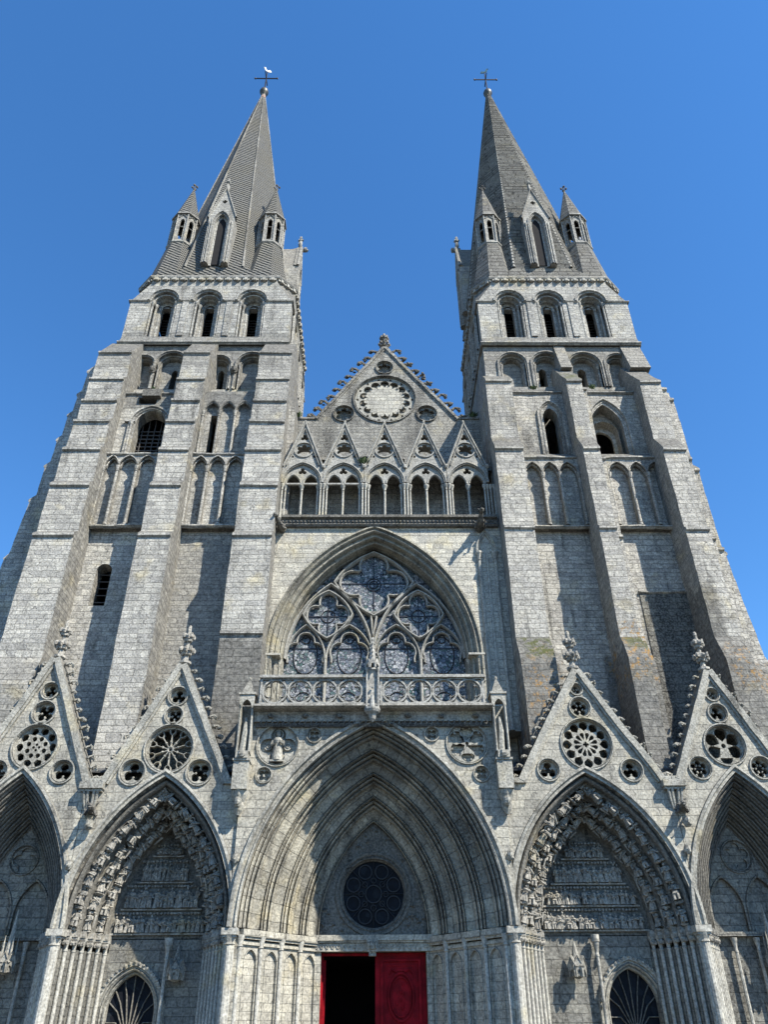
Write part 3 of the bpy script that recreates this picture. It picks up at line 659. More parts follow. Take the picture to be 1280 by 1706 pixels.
for i in range(8):
    an = 2*PI*i/8; t.bar([(CC+.3*cos(an), 5.72+.3*sin(an)), (CC+1.05*cos(an), 5.72+1.05*sin(an))], .03, yb, yb+.05)
    t.ring(CC+.74*cos(an+PI/8), 5.72+.74*sin(an+PI/8), [(.25, yb+.05), (.24, yb), (.21, yb), (.2, yb+.05)], 16)
    t.ring(CC+.42*cos(an), 5.72+.42*sin(an), [(.1, yb+.05), (.095, yb), (.075, yb), (.07, yb+.05)], 10)
t.ring(CC, 5.72, [(.3, yb+.05), (.29, yb), (.26, yb), (.25, yb+.05)], 20)
t.build('round_window_leading', plain('dark leading', (.012, .013, .016), .6), CP)
# lintel, cornice, door posts
m = MB(); m.box(-2.2, 2.05, ty-.1, ty+.35, 4.0, 4.3); m.box(-2.3, 2.15, ty-.22, ty+.35, 4.3, 4.46); m.box(-2.25, 2.1, ty-.16, ty, 4.24, 4.298)
for i in range(22):
    x = -1.95+i*.178
    if abs(x+.12) > .28: m.ring(x, 4.13, [(.06, ty-.1), (.055, ty-.13), (.035, ty-.13), (.03, ty-.1)], 8)
m.box(-.3, .06, ty-.26, ty, 3.98, 4.36); m.box(-.24, 0, ty-.2, ty+.1, 3.86, 3.98)
for k in range(5): m.blob((-.24+.06*k, ty-.3, 4.15), (.035, .05, .13), k)
m.build('lintel', 'portal', CP)
for xa, xb in ((-2.15, -1.80), (1.64, 2.0)): MB().box(xa, xb, ty-.02, ty+.5, 0, 3.998).build('door_post', 'portal', CP)
m = MB(); m.box(-1.86, 1.64, ty+.5, ty+6, -.1, 4.02); m.f = m.f[:2]+m.f[3:]   # dark nave interior seen through the open leaf (front left open)
m.build('interior', 'void', CP)
def leaf():
    d = MB(); d.box(0, 1.66, 0, .1, 0, 3.99)
    d.box(.18, 1.48, -.03, .0, .25, 1.4); d.box(.24, 1.42, -.045, -.03, .31, 1.34)
    d.plate([(.18, 1.6), (1.48, 1.6), (1.48, 3.8), (.18, 3.8)], [[(.25, 1.67), (1.41, 1.67), (1.41, 3.73), (.25, 3.73)]], -.08, 0)
    d.plate([(.34, 1.76), (1.32, 1.76), (1.32, 3.64), (.34, 3.64)], [[(.38, 1.8), (1.28, 1.8), (1.28, 3.6), (.38, 3.6)]], -.025, 0)
    ov = lambda k: [(.83+.38*k*cos(2*PI*i/28), 2.75+.62*k*sin(2*PI*i/28)) for i in range(28)]
    d.plate(ov(1.1), [ov(1.0)], -.09, 0); d.plate(ov(.9), [ov(.84)], -.06, 0)
    for i in range(9): d.blob((.83+random.uniform(-.16, .16), 0, 2.75+random.uniform(-.36, .36)), (.05, .025, .07), i)
    for s_ in (-1, 1): d.tube([(.83+s_*.1, -.02, 3.42), (.83+s_*.3, -.04, 3.5), (.83+s_*.36, -.02, 3.38)], .03, 5)
    d.box(.6, 1.06, -.05, 0, 3.46, 3.52); d.tube([(.83, -.03, 2.1), (.83, -.03, 1.8)], .03, 5)
    return d
DL = leaf().build('door', 'red', CP, 'closed red door leaf with carved oval panel', loc=(-.03, ty+.3, 0))
c = clone(DL, CP, (-1.73, ty+.4, 0), (0, 0, R_(93)), label='open red door leaf swung inside, seen edge-on')
fr = MB(); fr.box(-1.8, -1.77, ty+.28, ty+.42, 0, 3.99); fr.box(-1.77, 1.64, ty+.28, ty+.42, 3.9, 3.97); fr.build('door_frame', 'red', CP)
# splayed jambs: shafts with panels of blind pointed arches between
NS = 4
Ri0 = CA-.22
for s_ in (-1, 1):
    dw = (CI-.22)/NS; dd = (CD-.12)/NS
    nm = MB(); ab = MB(); wl = MB()
    for k in range(NS):
        xo = Ri0-dw*k; xi = Ri0-dw*(k+1); yo = .12+dd*k; yi = .12+dd*(k+1)
        # panel between (xo,yo) and (xi,yi)
        ang = math.atan2(yi-yo, s_*(xi-xo)); L_ = math.hypot(yi-yo, xi-xo)
        nm.M = Matrix.Translation((CC+s_*xo, yo+.1, 0)) @ Matrix.Rotation(ang, 4, 'Z')
        y_, y2 = (0, .06) if s_ < 0 else (-.0, -.06)
        sg = 1 if s_ < 0 else -1
        nm.plate([(0, 0), (L_, 0), (L_, ZS-.3), (0, ZS-.3)], [apoly(L_/2, ZS-.85, L_*.28, .32, .5, 0, 7)], 0*sg, .07*sg)
        nm.prism([(0, 0), (L_, 0), (L_, ZS-.3), (0, ZS-.3)], .07*sg, .3*sg)
        nm.arch(L_/2, ZS-.85, L_*.28, .32, [(.03, 0), (.02, -.03*sg), (0, -.03*sg), (0, .02*sg)], 7, .5)
        nm.prism([(0, ZS-.42), (L_, ZS-.42), (L_, ZS-.34), (0, ZS-.34)], -.06*sg, .05*sg)
        nm.M = None
        MB().lathe(0, 0, [(.12, 0), (.12, .3), (.07, .4), (.065, ZS-.5), (.09, ZS-.48), (.07, ZS-.4), (.13, ZS-.22), (.13, ZS-.18)], 9).build('shaft', 'shaft', CP, loc=(CC+s_*xo-.0, yo+.02, 0), smooth=True)
        ab.M = Matrix.Translation((CC+s_*xo, yo+.1, 0)) @ Matrix.Rotation(ang, 4, 'Z')
        ab.prism([(-.06, ZS-.2), (L_+.03, ZS-.2), (L_+.03, ZS-.02), (-.06, ZS-.02)], -.16*sg, .3*sg); ab.prism([(-.03, ZS-.27), (L_, ZS-.27), (L_, ZS-.202), (-.03, ZS-.202)], -.11*sg, .3*sg)
    nm.M = None
    nm.box(*sorted((CC+s_*(Ri0+.02), CC+s_*(CA+.1))), .1, 1., 0, ZS-.2)
    nm.build('jamb', 'portal', CP); ab.build('abacus', 'portal', CP)

# ------------------------------------------------------------------ niche turrets beside the balcony
def niche_turret(x, lab):
    m = MB(); y = -.36
    m.lathe(x, y+.1, [(.05, 7.55), (.14, 7.7), (.18, 7.85), (.16, 7.95), (.26, 8.15), (.3, 8.3)], 8)
    m.blob((x, y-.12, 7.92), (.13, .12, .16), 3, 8, 6, .15)
    m.box(x-.25, x+.25, y-.22, .05, 8.3, 9.2); m.box(x-.28, x+.28, y-.26, .05, 9.2, 9.27); m.box(x-.2, x+.2, y-.3, 0, 9.27, 9.5)
    m.blob((x, y-.3, 9.38), (.14, .1, .12), 4)
    m.box(x-.24, x+.24, -.08, .05, 9.5, 11.2)
    for dx in (-.2, .2): m.lathe(x+dx, y-.16, [(.05, 9.5), (.04, 9.6), (.038, 11.0), (.06, 11.08), (.06, 11.15)], 7); m.box(x+dx-.03, x+dx+.03, y-.12, 0, 9.5, 11.1)
    m.prism([(x-.25, 11.15)]+[(x-.25, 11.45), (x+.25, 11.45), (x+.25, 11.15)]+apts(x, 11.0, .17, .28, 0, 6)[::-1], y-.22, y-.14)
    m.box(x-.25, x+.25, y-.14, .05, 11.3, 11.45); m.box(x-.29, x+.29, y-.26, .05, 11.45, 11.53)
    m.lathe(x, y+.02, [(.3, 11.53), (.02, 12.1)], 4, PI/4); m.blob((x, y+.02, 12.12), .06, 2)
    m.tube([(x-.04, y-.02, 9.5), (x+.02, y-.04, 10.2), (x, y-.02, 10.7)], [.14, .11, .04], 7)
    return m.build('niche_turret', 'carve', CATH, lab)
niche_turret(-4.42, 'slim niche turret at the left end of the balcony'); niche_turret(4.22, 'slim niche turret at the right end of the balcony')

# ------------------------------------------------------------------ balcony
m = MB(); m.prism([(2.4, 10.6), (-.28, 10.6), (-.28, 10.82), (-.34, 10.88), (-.34, 10.91), (-.6, 10.95), (-.72, 11.0), (-.72, 11.07), (2.4, 11.07)], -4.17, 3.97, 'x')
B = m.build('balcony', 'carve2', CATH, 'stone balcony with pierced quatrefoil parapet below the great window')
o_ = MB()
for i in range(42):
    x = -4.0+i*.188
    if abs(x+.12) < .25: continue
    o_.tube([(x, -.3, 10.52), (x+.06, -.36, 10.47), (x+.1, -.36, 10.54), (x+.07, -.33, 10.6)], .028, 5)
o_.box(-4.1, 3.9, -.2, .0, 10.44, 10.58)
for i in range(7):
    x = -3.6+i*1.17; o_.blob((x, -.36, 10.76), (.12, .1, .07), i)
o_.build('carved_string', 'dark', B)
for x0, x1 in ((-4.0, -.39), (.14, 3.75)):
    p = MB(); n = 4; wv = (x1-x0-.16)/n; zc, r = 11.55, .42; hs = []
    for i in range(n):
        cx = x0+.08+wv*(i+.5)
        p.ring(cx, zc, [(r+.035, -.5), (r+.03, -.62), (r-.03, -.62), (r-.04, -.5), (r-.03, -.45), (r+.03, -.45), (r+.035, -.5)], 28)
        for k in range(4):
            a = PI/2*k; c2 = (cx+.19*cos(a), zc+.19*sin(a))
            arc = [(c2[0]+.2*cos(a+t), c2[1]+.2*sin(a+t)) for t in [(-1.75+3.5*j/9) for j in range(10)]]
            p.bar(arc, .035, -.59, -.48)
    for i in range(n+1):
        cx = x0+.08+wv*i
        for zz, d in ((11.95, -1), (11.15, 1)):
            p.prism([(cx-.14, zz), (cx+.14, zz), (cx, zz+d*.18)], -.57, -.5)
    p.box(x0, x1, -.66, -.42, 11.07, 11.13); p.box(x0, x1, -.62, -.44, 11.97, 12.02); p.box(x0-.04, x1+.06, -.7, -.38, 12.02, 12.12)
    p.box(x0, x0+.07, -.62, -.46, 11.13, 11.97); p.box(x1-.07, x1, -.62, -.46, 11.13, 11.97)
    p.build('parapet_panel', 'trac', B)
for x in (-4.07, 3.83):                      # side returns
    p = MB(); p.box(x-.04, x+.04, -.38, 2., 12.02, 12.12); p.box(x-.03, x+.03, -.4, 2., 11.07, 11.14)
    for i in range(6): p.box(x-.03, x+.03, -.3+i*.38, -.24+i*.38, 11.14, 12.02)
    p.build('parapet_return', 'shaft', B)
p = MB(); x = -.125                           # middle niche pier with canopy
p.lathe(x, -.62, [(.02, 10.45), (.1, 10.55), (.14, 10.7), (.24, 10.78), (.28, 10.86), (.28, 10.93)], 8)
p.box(x-.2, x+.2, -.62, -.42, 10.93, 12.35)
for dx in (-.2, .2): p.lathe(x+dx, -.7, [(.05, 10.93), (.035, 11.03), (.035, 12.2), (.055, 12.3), (.055, 12.36)], 7)
for an in (-.9, 0, .9):
    p.M = Matrix.Translation((x, -.66, 12.32)) @ Matrix.Rotation(an, 4, 'Z')
    p.plate([(-.13, 0), (-.15, .16), (0, .36), (.15, .16), (.13, 0)]+apts(0, 0, .1, .16, 0, 5)[::-1], [], -.22, -.16)
p.M = None
p.lathe(x, -.62, [(.18, 12.48), (.13, 12.62), (.1, 12.9), (.02, 13.45)], 8)
for k in range(5):
    for a in range(4): p.blob((x+(.15-.02*k)*cos(a*PI/2), -.62+(.15-.02*k)*sin(a*PI/2), 12.65+k*.16), .035, k)
p.blob((x, -.62, 13.48), (.06, .06, .09), 1); p.blob((x, -.72, 11.65), (.05, .06, .06), 3); p.tube([(x, -.68, 10.95), (x, -.7, 11.35)], [.1, .06], 7)
p.build('niche_pier', 'trac', B, 'niche pier with crocketed canopy at the middle of the parapet')

# ------------------------------------------------------------------ window wall and great window
WC, WA, WH, WZ = -.06, 4.2, 5.97, 13.98
wx0, wx1 = -4.45, 5.4
m = MB(); m.plate([(wx0, 11.0), (wx0, 19.97), (wx1, 19.97), (wx1, 11.0), (WC+WA, 11.0)]+apts(WC, WZ, WA, WH, 0, 18)[::-1]+[(WC-WA, 11.0)], [], 2.0, 2.9)
m.box(wx0, wx1, 2.9, 3.3, 8.3, 11.0)
WW = m.build('window_wall', 'wall', CATH, 'smooth pale wall around the great window between the towers')
GW = MB().arch(WC, WZ, WA, WH, [(.1, 2.0), (.08, 1.88), (0, 1.86), (-.03, 1.95), (-.06, 2.0), (-.09, 1.94), (-.15, 1.93), (-.19, 2.0), (-.2, 2.12), (-.25, 2.16), (-.28, 2.1), (-.34, 2.11), (-.37, 2.2), (-.37, 2.35), (-.42, 2.4), (-.45, 2.34), (-.5, 2.37), (-.52, 2.5), (-.52, 2.78), (-.55, 2.82), (-.56, 3.1)], 22, 11.05).build('great_window', 'arch_w', CATH, 'great traceried window above the balcony')
q = MB()
for s_ in (-1, 1):
    for off, y in ((.06, 2.02), (.26, 2.22), (.44, 2.42)):
        xx = WC+s_*(WA-off); q.lathe(xx, y, [(.09, 11.1), (.06, 11.25), (.06, 13.65), (.085, 13.68), (.06, 13.73), (.07, 13.8), (.12, 13.95), (.13, 14.02)], 8)
    x0, x1 = sorted((WC+s_*(WA+.12), WC+s_*(WA-.52))); q.box(x0, x1, 1.86, 2.3, 13.99, 14.07)
q.build('window_shafts', 'shaft', GW, smooth=True)
g = MB(); g.prism(apoly(WC, WZ, WA-.5, WH-.62, 10.9, 0, 18), 3.02, 3.06); g.build('stained_glass', 'glass', GW, 'pale blue and green stained glass in small leaded pieces')
t = MB(); y0, y1 = 2.72, 2.98; XM = [-3.68, -2.04, -.13, 1.80, 3.58]
for x, w_ in ((XM[1], .13), (XM[2], .24), (XM[3], .13)): t.bar([(x, 11.0), (x, 14.25)], w_, y0 if w_ > .2 else y0+.05, y1)
for i in range(4): 
    cx = (XM[i]+XM[i+1])/2; a = (XM[i+1]-XM[i])/2
    t.bar(apts(cx, 14.22, a-.02, 1.52, 0, 10), .09, y0+.05, y1)
    op = apoly(cx, 14.22, a-.06, 1.44, 13.9, 0, 8)
    hole = star(cx, 14.62, [(0, .42, .36), (-.36, -.08, .42), (.36, -.08, .42), (0, -.3, .42), (-.4, -.5, .33), (.4, -.5, .33)], 50)
    hole = [(px_, max(13.95, pz)) for px_, pz in hole]
    hole = [p_ for p_ in hole if p_[1] > 13.96 or abs(p_[0]-cx) > a*.5]
    t.bar([p_ for p_ in sorted(hole, key=lambda q_: math.atan2(q_[1]-14.0, q_[0]-cx)) if p_[1] > 14.05], .075, y0+.1, y1-.02)
for cx, a in ((-1.905, 1.775), (1.725, 1.855)):
    pts = apts(cx, 14.22, a, 3.42, 0, 12); t.bar(pts, .13, y0, y1)
def diamond(cx, cz, hx, zt, zb, bt, bb, n=8):
    out = []
    V = [(cx+hx, cz), (cx, zt), (cx-hx, cz), (cx, zb)]
    for i in range(4):
        a, b = V[i], V[(i+1) % 4]; bul = bt if i in (0, 1) else bb
        mx, mz = (a[0]+b[0])/2-cx, (a[1]+b[1])/2-cz; l = math.hypot(mx, mz)
        for j in range(n):
            s2 = j/n; k = 4*s2*(1-s2)*bul
            out.append((lerp(a[0], b[0], s2)+mx/l*k, lerp(a[1], b[1], s2)+mz/l*k))
    return out
for (cx, cz, hx, zt, zb, bt, bb, rf) in ((-2.0, 16.2, 1.02, 17.3, 15.12, .16, .12, .78), (1.78, 16.2, 1.02, 17.3, 15.12, .16, .12, .78), (-.09, 17.72, 1.68, 19.2, 16.15, .2, .16, 1.2)):
    d = diamond(cx, cz, hx, zt, zb, bt, bb); t.bar(d, .12 if rf < 1 else .15, y0, y1, True)
    inner = [(cx+(x-cx)*.95, cz+(z-cz)*.95) for x, z in d]
    sx = (hx/((zt-zb)/2))
    fo = [(cx+(x-cx)*sx*.93, cz+(z-cz)) for x, z in foil(cx, cz, (zt-zb)/2*.93, 4, PI/2, 60)]
    t.bar(fo, .085 if rf < 1 else .11, y0+.08, y1-.02, True)
t.bar([(-.13, 14.2), (-.13, 15.2), (-.2, 16.1)], .1, y0, y1); t.bar([(-.13, 14.2), (-.13, 15.2), (.02, 16.1)], .1, y0, y1)
t.build('tracery', 'trac', GW)
b = MB(); yb = 3.0
for z in (14.75, 12.55, 16.2, 17.75): 
    hw = 3.66 if z < 15 else (3.4 if z < 17 else 2.7); b.box(WC-hw, WC+hw, yb-.01, yb+.018, z-.022, z+.022)
for i in range(4):
    cx = (XM[i]+XM[i+1])/2
    for zc, rx_, rz_ in ((14.45, .48, .8), (12.1, .48, .8), (15.15, .17, .17)):
        b.tube([(cx+rx_*cos(2*PI*k/24), yb, zc+rz_*sin(2*PI*k/24)) for k in range(24)], .022, 4, True)
for cx, cz, r in ((-2, 16.2, .28), (1.78, 16.2, .28), (-.09, 17.7, .3), (-.09, 17.7, .18)): b.tube([(cx+r*cos(2*PI*k/20), yb, cz+r*sin(2*PI*k/20)) for k in range(20)], .02, 4, True)
for x, z0, z1 in ((-2, 15.2, 17.2), (1.78, 15.2, 17.2), (-.09, 16.2, 19.3)): b.box(x-.02, x+.02, yb-.01, yb+.012, z0, z1)
b.build('glazing_bars', 'iron', GW)
m = MB(); m.box(wx0, wx1, 3.3, 3.5, 11, 20); m.build('window_backing', 'void', GW)
# shafted strip on the right between window and tower
m = MB()
for x in (4.38, 5.05): m.lathe(x, 1.93, [(.1, 11.), (.07, 11.2), (.07, 18.25), (.1, 18.3), (.07, 18.36), (.1, 18.5), (.15, 18.62), (.15, 18.7)], 8)
m.lathe(4.72, 2.0, [(.06, 11.), (.06, 18.6)], 8)
m.arch(4.715, 18.7, .36, 1.0, [(.1, 2.0), (.09, 1.88), (.03, 1.86), (0, 1.93), (-.05, 1.9), (-.08, 1.98)], 8)
m.build('wall_shaft_pair', 'shaft', WW)
GARG.put(CATH, (4.5, 1.7, 19.9), (-.1, 0, 0), .95, 'long gargoyle at the right end of the gallery band')
GARG.put(CATH, (-4.1, 1.75, 19.85), (-.1, 0, -.3), .8, 'gargoyle at the left end of the gallery band, against the tower')

# ------------------------------------------------------------------ gallery of gablets
GX = [-3.36, -1.49, .4, 2.29, 4.19]; GH = .94
m = MB(); m.box(wx0, wx1, 2.0, 3.6, 19.97, 20.05); m.box(wx0, wx1, 3.3, 3.7, 20.05, 23.3); m.box(wx0, wx1, 2.0, 3.3, 20.05, 20.5)
m.box(wx0, wx1, 2.25, 3.7, 23.3, 23.5)
GA = m.build('gallery', 'gable', CATH, 'open arcaded gallery with five pierced gablets above the great window')
m = MB(); m.prism([(2.1, 19.96), (1.86, 19.96), (1.8, 20.04), (1.86, 20.1), (1.86, 20.3), (1.72, 20.36), (1.72, 20.48), (2.1, 20.48)], -4.13, 5.3, 'x')
for i in range(58):
    x = -4.05+i*.16; m.blob((x, 1.83, 20.2), (.055, .05, .07), i, 5, 3)
m.build('leaf_band', 'dark', GA)
SHF = Proto('shaft', MB().lathe(0, 0, [(.1, 0), (.1, .06), (.065, .12), (.055, .2), (.055, 1.42), (.075, 1.44), (.055, 1.48), (.07, 1.54), (.12, 1.66), (.13, 1.68), (.13, 1.74)], 9), 'shaft', True)
for gx in GX:
    SHF.put(GA, (gx, 2.15, 20.5), sc=(1, 1, 1.07))
    for dx in (-.2, -.07, .07, .2):
        SHF.put(GA, (gx-GH+dx, 2.1+(.05 if abs(dx) > .1 else -.06), 20.5), sc=(.8, .8, 1.07))
for dx in (-.2, -.07, .07, .22, .4, .55): SHF.put(GA, (GX[-1]+GH+dx, 2.12, 20.5), sc=(.8, .8, 1.07))
for j, gx in enumerate(GX):
    zs = 22.4; m = MB()
    trefs = [foil(gx, 25.05, .2, 3), foil(gx-.56, 23.95, .13, 3, PI/2, 24), foil(gx+.56, 23.95, .13, 3, PI/2, 24)]
    out = [(gx-GH, zs), (gx-GH, 23.3), (gx, 26.0), (gx+GH, 23.3), (gx+GH, zs)]+apts(gx, zs, GH-.12, 1.05, 0, 10)[::-1]
    m.plate(out, [circ(gx, 24.32, .4, 24)]+trefs, 2.02, 2.65)
    m.plate(circ(gx, 24.32, .41, 24), [foil(gx, 24.32, .35, 6, PI/6)], 2.06, 2.15)
    # cusped subarches
    inner = apoly(gx, zs, GH-.13, 1.04, zs-.02, 0, 10)
    h1 = [apoly(gx+s_*.4, zs, .3, .42, zs, 0, 6) for s_ in (-1, 1)]
    hh = [foil(gx, 23.08, .2, 3, PI/2, 24)]
    sub = apts(gx, zs, GH-.12, 1.04, 0, 10); lo = []
    for s_ in (1, -1):
        a_ = apts(gx+s_*.4, zs, .33, .5, 0, 5); lo += a_[::-1]
    m.plate(sub+lo, hh, 2.06, 2.16)
    for s_ in (-1, 1):
        m.arch(gx+s_*.4, zs, .33, .5, [(.03, 2.06), (.02, 2.02), (0, 2.02), (-.03, 2.06), (-.03, 2.14)], 6)
    m.arch(gx, zs, GH-.12, 1.05, [(.13, 2.02), (.12, 1.93), (.07, 1.92), (.05, 1.98), (0, 1.95), (0, 2.04)], 10)
    for s_ in (-1, 1):
        for o1, w_ in ((0, .1), (.16, .05)):
            k = 1-o1/.94; a0 = (gx+s_*(GH-.03)*k, 23.35+o1*.2); a1 = (gx, 25.95-o1*2.3); m.bar([a0, a1], w_, 1.93, 2.06)
    m.ring(gx, 24.32, [(.47, 2.02), (.46, 1.97), (.41, 1.97), (.4, 2.03)], 24)
    if j < 2: m.box(gx-GH+.15, gx+GH-.15, 2.03, 2.17, 22.34, 22.42)
    m.blob((gx, 2.05, 26.05), (.07, .07, .1), j); m.blob((gx+GH, 1.95, 23.3), (.1, .1, .12), j)
    m.build('gablet', 'trac', GA)
m = MB()
for x, h_ in ((.92, .42), (3.05, .5), (-.35, .4)): m.prism([(x-.12, 20.5), (x+.12, 20.5), (x+.1, 20.5+h_*.7), (x, 20.5+h_), (x-.1, 20.5+h_*.7)], 2.5, 2.6)
m.build('stone_fragments', 'shaft', GA)
m = MB()
for x0, x1 in ((-1.2, -.72), (-.3, .25), (.62, 1.2)): m.box(x0, x1, 3.28, 3.31, 20.55, 20.85)
m.build('dark_openings', 'void', GA)

# ------------------------------------------------------------------ main gable
gy = 4.0; GC = .47
m = MB(); op = [[(x0, z0), (x1, z0), (x1, z1), (x0, z1)] for x0, x1, z0, z1 in ((-2.78, -2.3, 24.5, 25.3), (1.0, 1.42, 24.5, 25.35), (3.05, 3.4, 24.5, 25.2))]
op.append(apoly(-.52, 25.2, .3, .32, 24.4, 0, 6))
RC = [(GC, 29.36, 1.58), (GC, 31.62, .44), (-1.66, 28.32, .5), (2.64, 28.32, .5)]
m.plate([(-4.45, 23.3), (-4.45, 27.93), (-3.05, 27.93), (GC, 33.15), (4.2, 27.93), (5.4, 27.93), (5.4, 23.3)], op+[circ(x, z, r, 40) for x, z, r in RC], gy, gy+.3)
m.plate([(-4.4, 26.3), (-4.4, 27.9), (-3.05, 27.9), (GC, 33.1), (4.2, 27.9), (5.35, 27.9), (5.35, 26.3)], [], gy+.3, gy+.7)
m.plate([(-4.4, 23.3), (-4.4, 26.3), (5.35, 26.3), (5.35, 23.3)], op, gy+.3, gy+.7)
MG = m.build('main_gable', 'gable', CATH, 'crocketed triangular gable between the towers with a blind scalloped rose')
q = MB()
for x, z, r in RC: bullseye(q, x, z, r, gy, .12 if r > 1 else .07, .08)
q.build('roundel_moulding', 'gable', MG)
t = MB(); hs = []
n = 14
inner = star(GC, 29.36, [(1.02*cos(2*PI*i/n), 1.02*sin(2*PI*i/n), .2) for i in range(n)]+[(0, 0, .98)], 112)
t.plate(circ(GC, 29.36, 1.57, 56), [star(GC, 29.36, [(1.12*cos(2*PI*(i+.5)/n), 1.12*sin(2*PI*(i+.5)/n), .235) for i in range(n)]+[(0, 0, 1.08)], 140)]+[circ(GC+1.44*cos(2*PI*i/n), 29.36+1.44*sin(2*PI*i/n), .07, 8) for i in range(n)], gy+.08, gy+.2)
for i in range(n):
    a = 2*PI*i/n; t.blob((GC+1.1*cos(a), gy+.12, 29.36+1.1*sin(a)), .06, i)
t.build('blind_rose', 'carve', MG, 'large blind rose ringed by small scallops')
MB().prism([(GC+(x-GC)*.93, 29.36+(z-29.36)*.93) for x, z in inner], gy+.14, gy+.3).build('rose_field', 'wall', MG)
for (x, z, r), k in zip(RC[1:], (6, 6, 6)):
    t = MB(); t.plate(circ(x, z, r, 24), [foil(x, z, r*.88, k)], gy+.08, gy+.18); t.build('roundel_tracery', 'gable', MG)
cp = MB(); coping(cp, [(-3.05, 27.93), (GC, 33.15), (4.2, 27.93)], gy-.1, gy+.75, .1); cp.box(-4.5, -3.0, gy-.08, gy+.75, 27.93, 28.03); cp.box(4.15, 5.45, gy-.08, gy+.75, 27.93, 28.03); roughen(cp.build('gable_coping', 'gable', MG), .25, .025, 'xz')
for s_, hw in ((-1, 3.52), (1, 3.73)):
    an = math.atan2(hw, 5.22); n = 11
    for i in range(n):
        t_ = (i+.3)/n; x = GC+s_*hw*(1-t_); z = 27.93+5.22*t_
        rot = (0, PI/2-an-.5, 0 if s_ > 0 else PI)
        CROCKET_D.put(MG, (x+s_*cos(an)*.1, gy+.3, z+sin(an)*.1), rot, (2.1, 1.6, 2.1))
FINIAL.put(MG, (GC, gy+.3, 33.1), sc=(.95, .95, .98), label='leafy cross finial at the tip of the main gable')
# nave behind
m = MB()
for x0, x1 in ((-4.4, -3.6), (4.6, 5.35)): m.box(x0, x1, gy+.7, 34, 0, 27.)
m.box(-4.4, 5.35, 33.2, 34, 0, 27)
m.build('nave_wall', 'gable', CATH)
m = MB(); m.prism([(-4.6, 26.6), (GC, 32.6), (5.55, 26.6)], gy+.72, 34.1); m.build('nave_roof', 'roof', CATH)

# ------------------------------------------------------------------ towers
def butt_prof(lv, y0, ytop, ztop, yb=6.0, base=None):
    """front profile in (y,z): lv = [(z of drip, y above, height of slope)], from the ground up"""
    pts = [(yb, 9.05), (y0, 9.05)] if not base else [(yb, 9.05), (base[1], 9.05), (base[1], base[0]-base[2]), (y0, base[0])]
    y = y0
    for z, yn, sl_ in lv:
        pts += [(y, z-.17), (y-.1, z-.11), (y-.1, z), (yn, z+sl_)]; y = yn
    pts += [(ytop, ztop), (yb, ztop)]
    return pts
def string(m, x0, x1, y, z, p=.1, h=.13): m.prism([(y+.05, z-h), (y, z-h), (y-p, z-h*.45), (y-p, z), (y, z+.06), (y+.05, z+.06)], x0, x1, 'x')

def tower(sd, xs, mat, wy, x0, x1, bx0, bx1, bcx, label):
    """lower body: walls of the tower as four thick sheets per stage; returns the part"""
    m = MB()
    for z0, z1, y, xa, xb, hs in xs:
        m.plate([(xa, z0), (xb, z0), (xb, z1), (xa, z1)], hs, y, y+.7)
    # sides and back
    m.box(x0, x0+.8, 3.4, 11.6, 0, 28.4); m.box(x1-.8, x1, 3.4, 11.6, 0, 28.4); m.box(x0, x1, 10.9, 11.6, 0, 28.4)
    m.box(bx0, bx0+.8, 4.0, 11.6, 28.4, 32.7); m.box(bx1-.8, bx1, 4.0, 11.6, 28.4, 32.7); m.box(bx0, bx1, 10.9, 11.6, 28.4, 32.7)
    return m.build('bell_tower', mat, CATH, label)

def blind_arcade(P, cols, zsp, h, z0, yf, yb, x0, x1, ztop, mat, sh=True):
    """pierced front sheet with pointed arches between the column lines, and slender shafts"""
    m = MB(); hs = []
    for a, b in zip(cols, cols[1:]):
        c, hw = (a+b)/2, (b-a)/2-.035
        hs.append(apoly(c, zsp, hw, h, z0, 0, 8))
    e0, e1 = min(x0, cols[0]-.02), max(x1, cols[-1]+.02)
    m.plate([(e0, z0-.02), (e0, ztop), (e1, ztop), (e1, z0-.02)], hs, yf, yb)
    for a, b in zip(cols, cols[1:]):
        c, hw = (a+b)/2, (b-a)/2-.035
        m.arch(c, zsp, hw, h, [(.07, yf), (.06, yf-.06), (.02, yf-.06), (0, yf-.01), (0, yf+.08), (-.04, yf+.1), (-.05, yf+.2)], 8)
    for c in cols:
        if x0-.02 <= c <= x1+.02: m.lathe(c, yf-.02, [(.1, z0), (.1, z0+.08), (.075, z0+.15), (.075, zsp-.32), (.1, zsp-.3), (.08, zsp-.26), (.13, zsp-.06), (.14, zsp)], 9); 
    return m.build('blind_arcade', mat, P)

def arch_recess(P, items, y, mat, nm='window_arch'):
    for it in items:
        cx, zs, a, h, zb, prof = it
        MB().arch(cx, zs, a, h, prof, 10, zb).build(nm, mat, P)

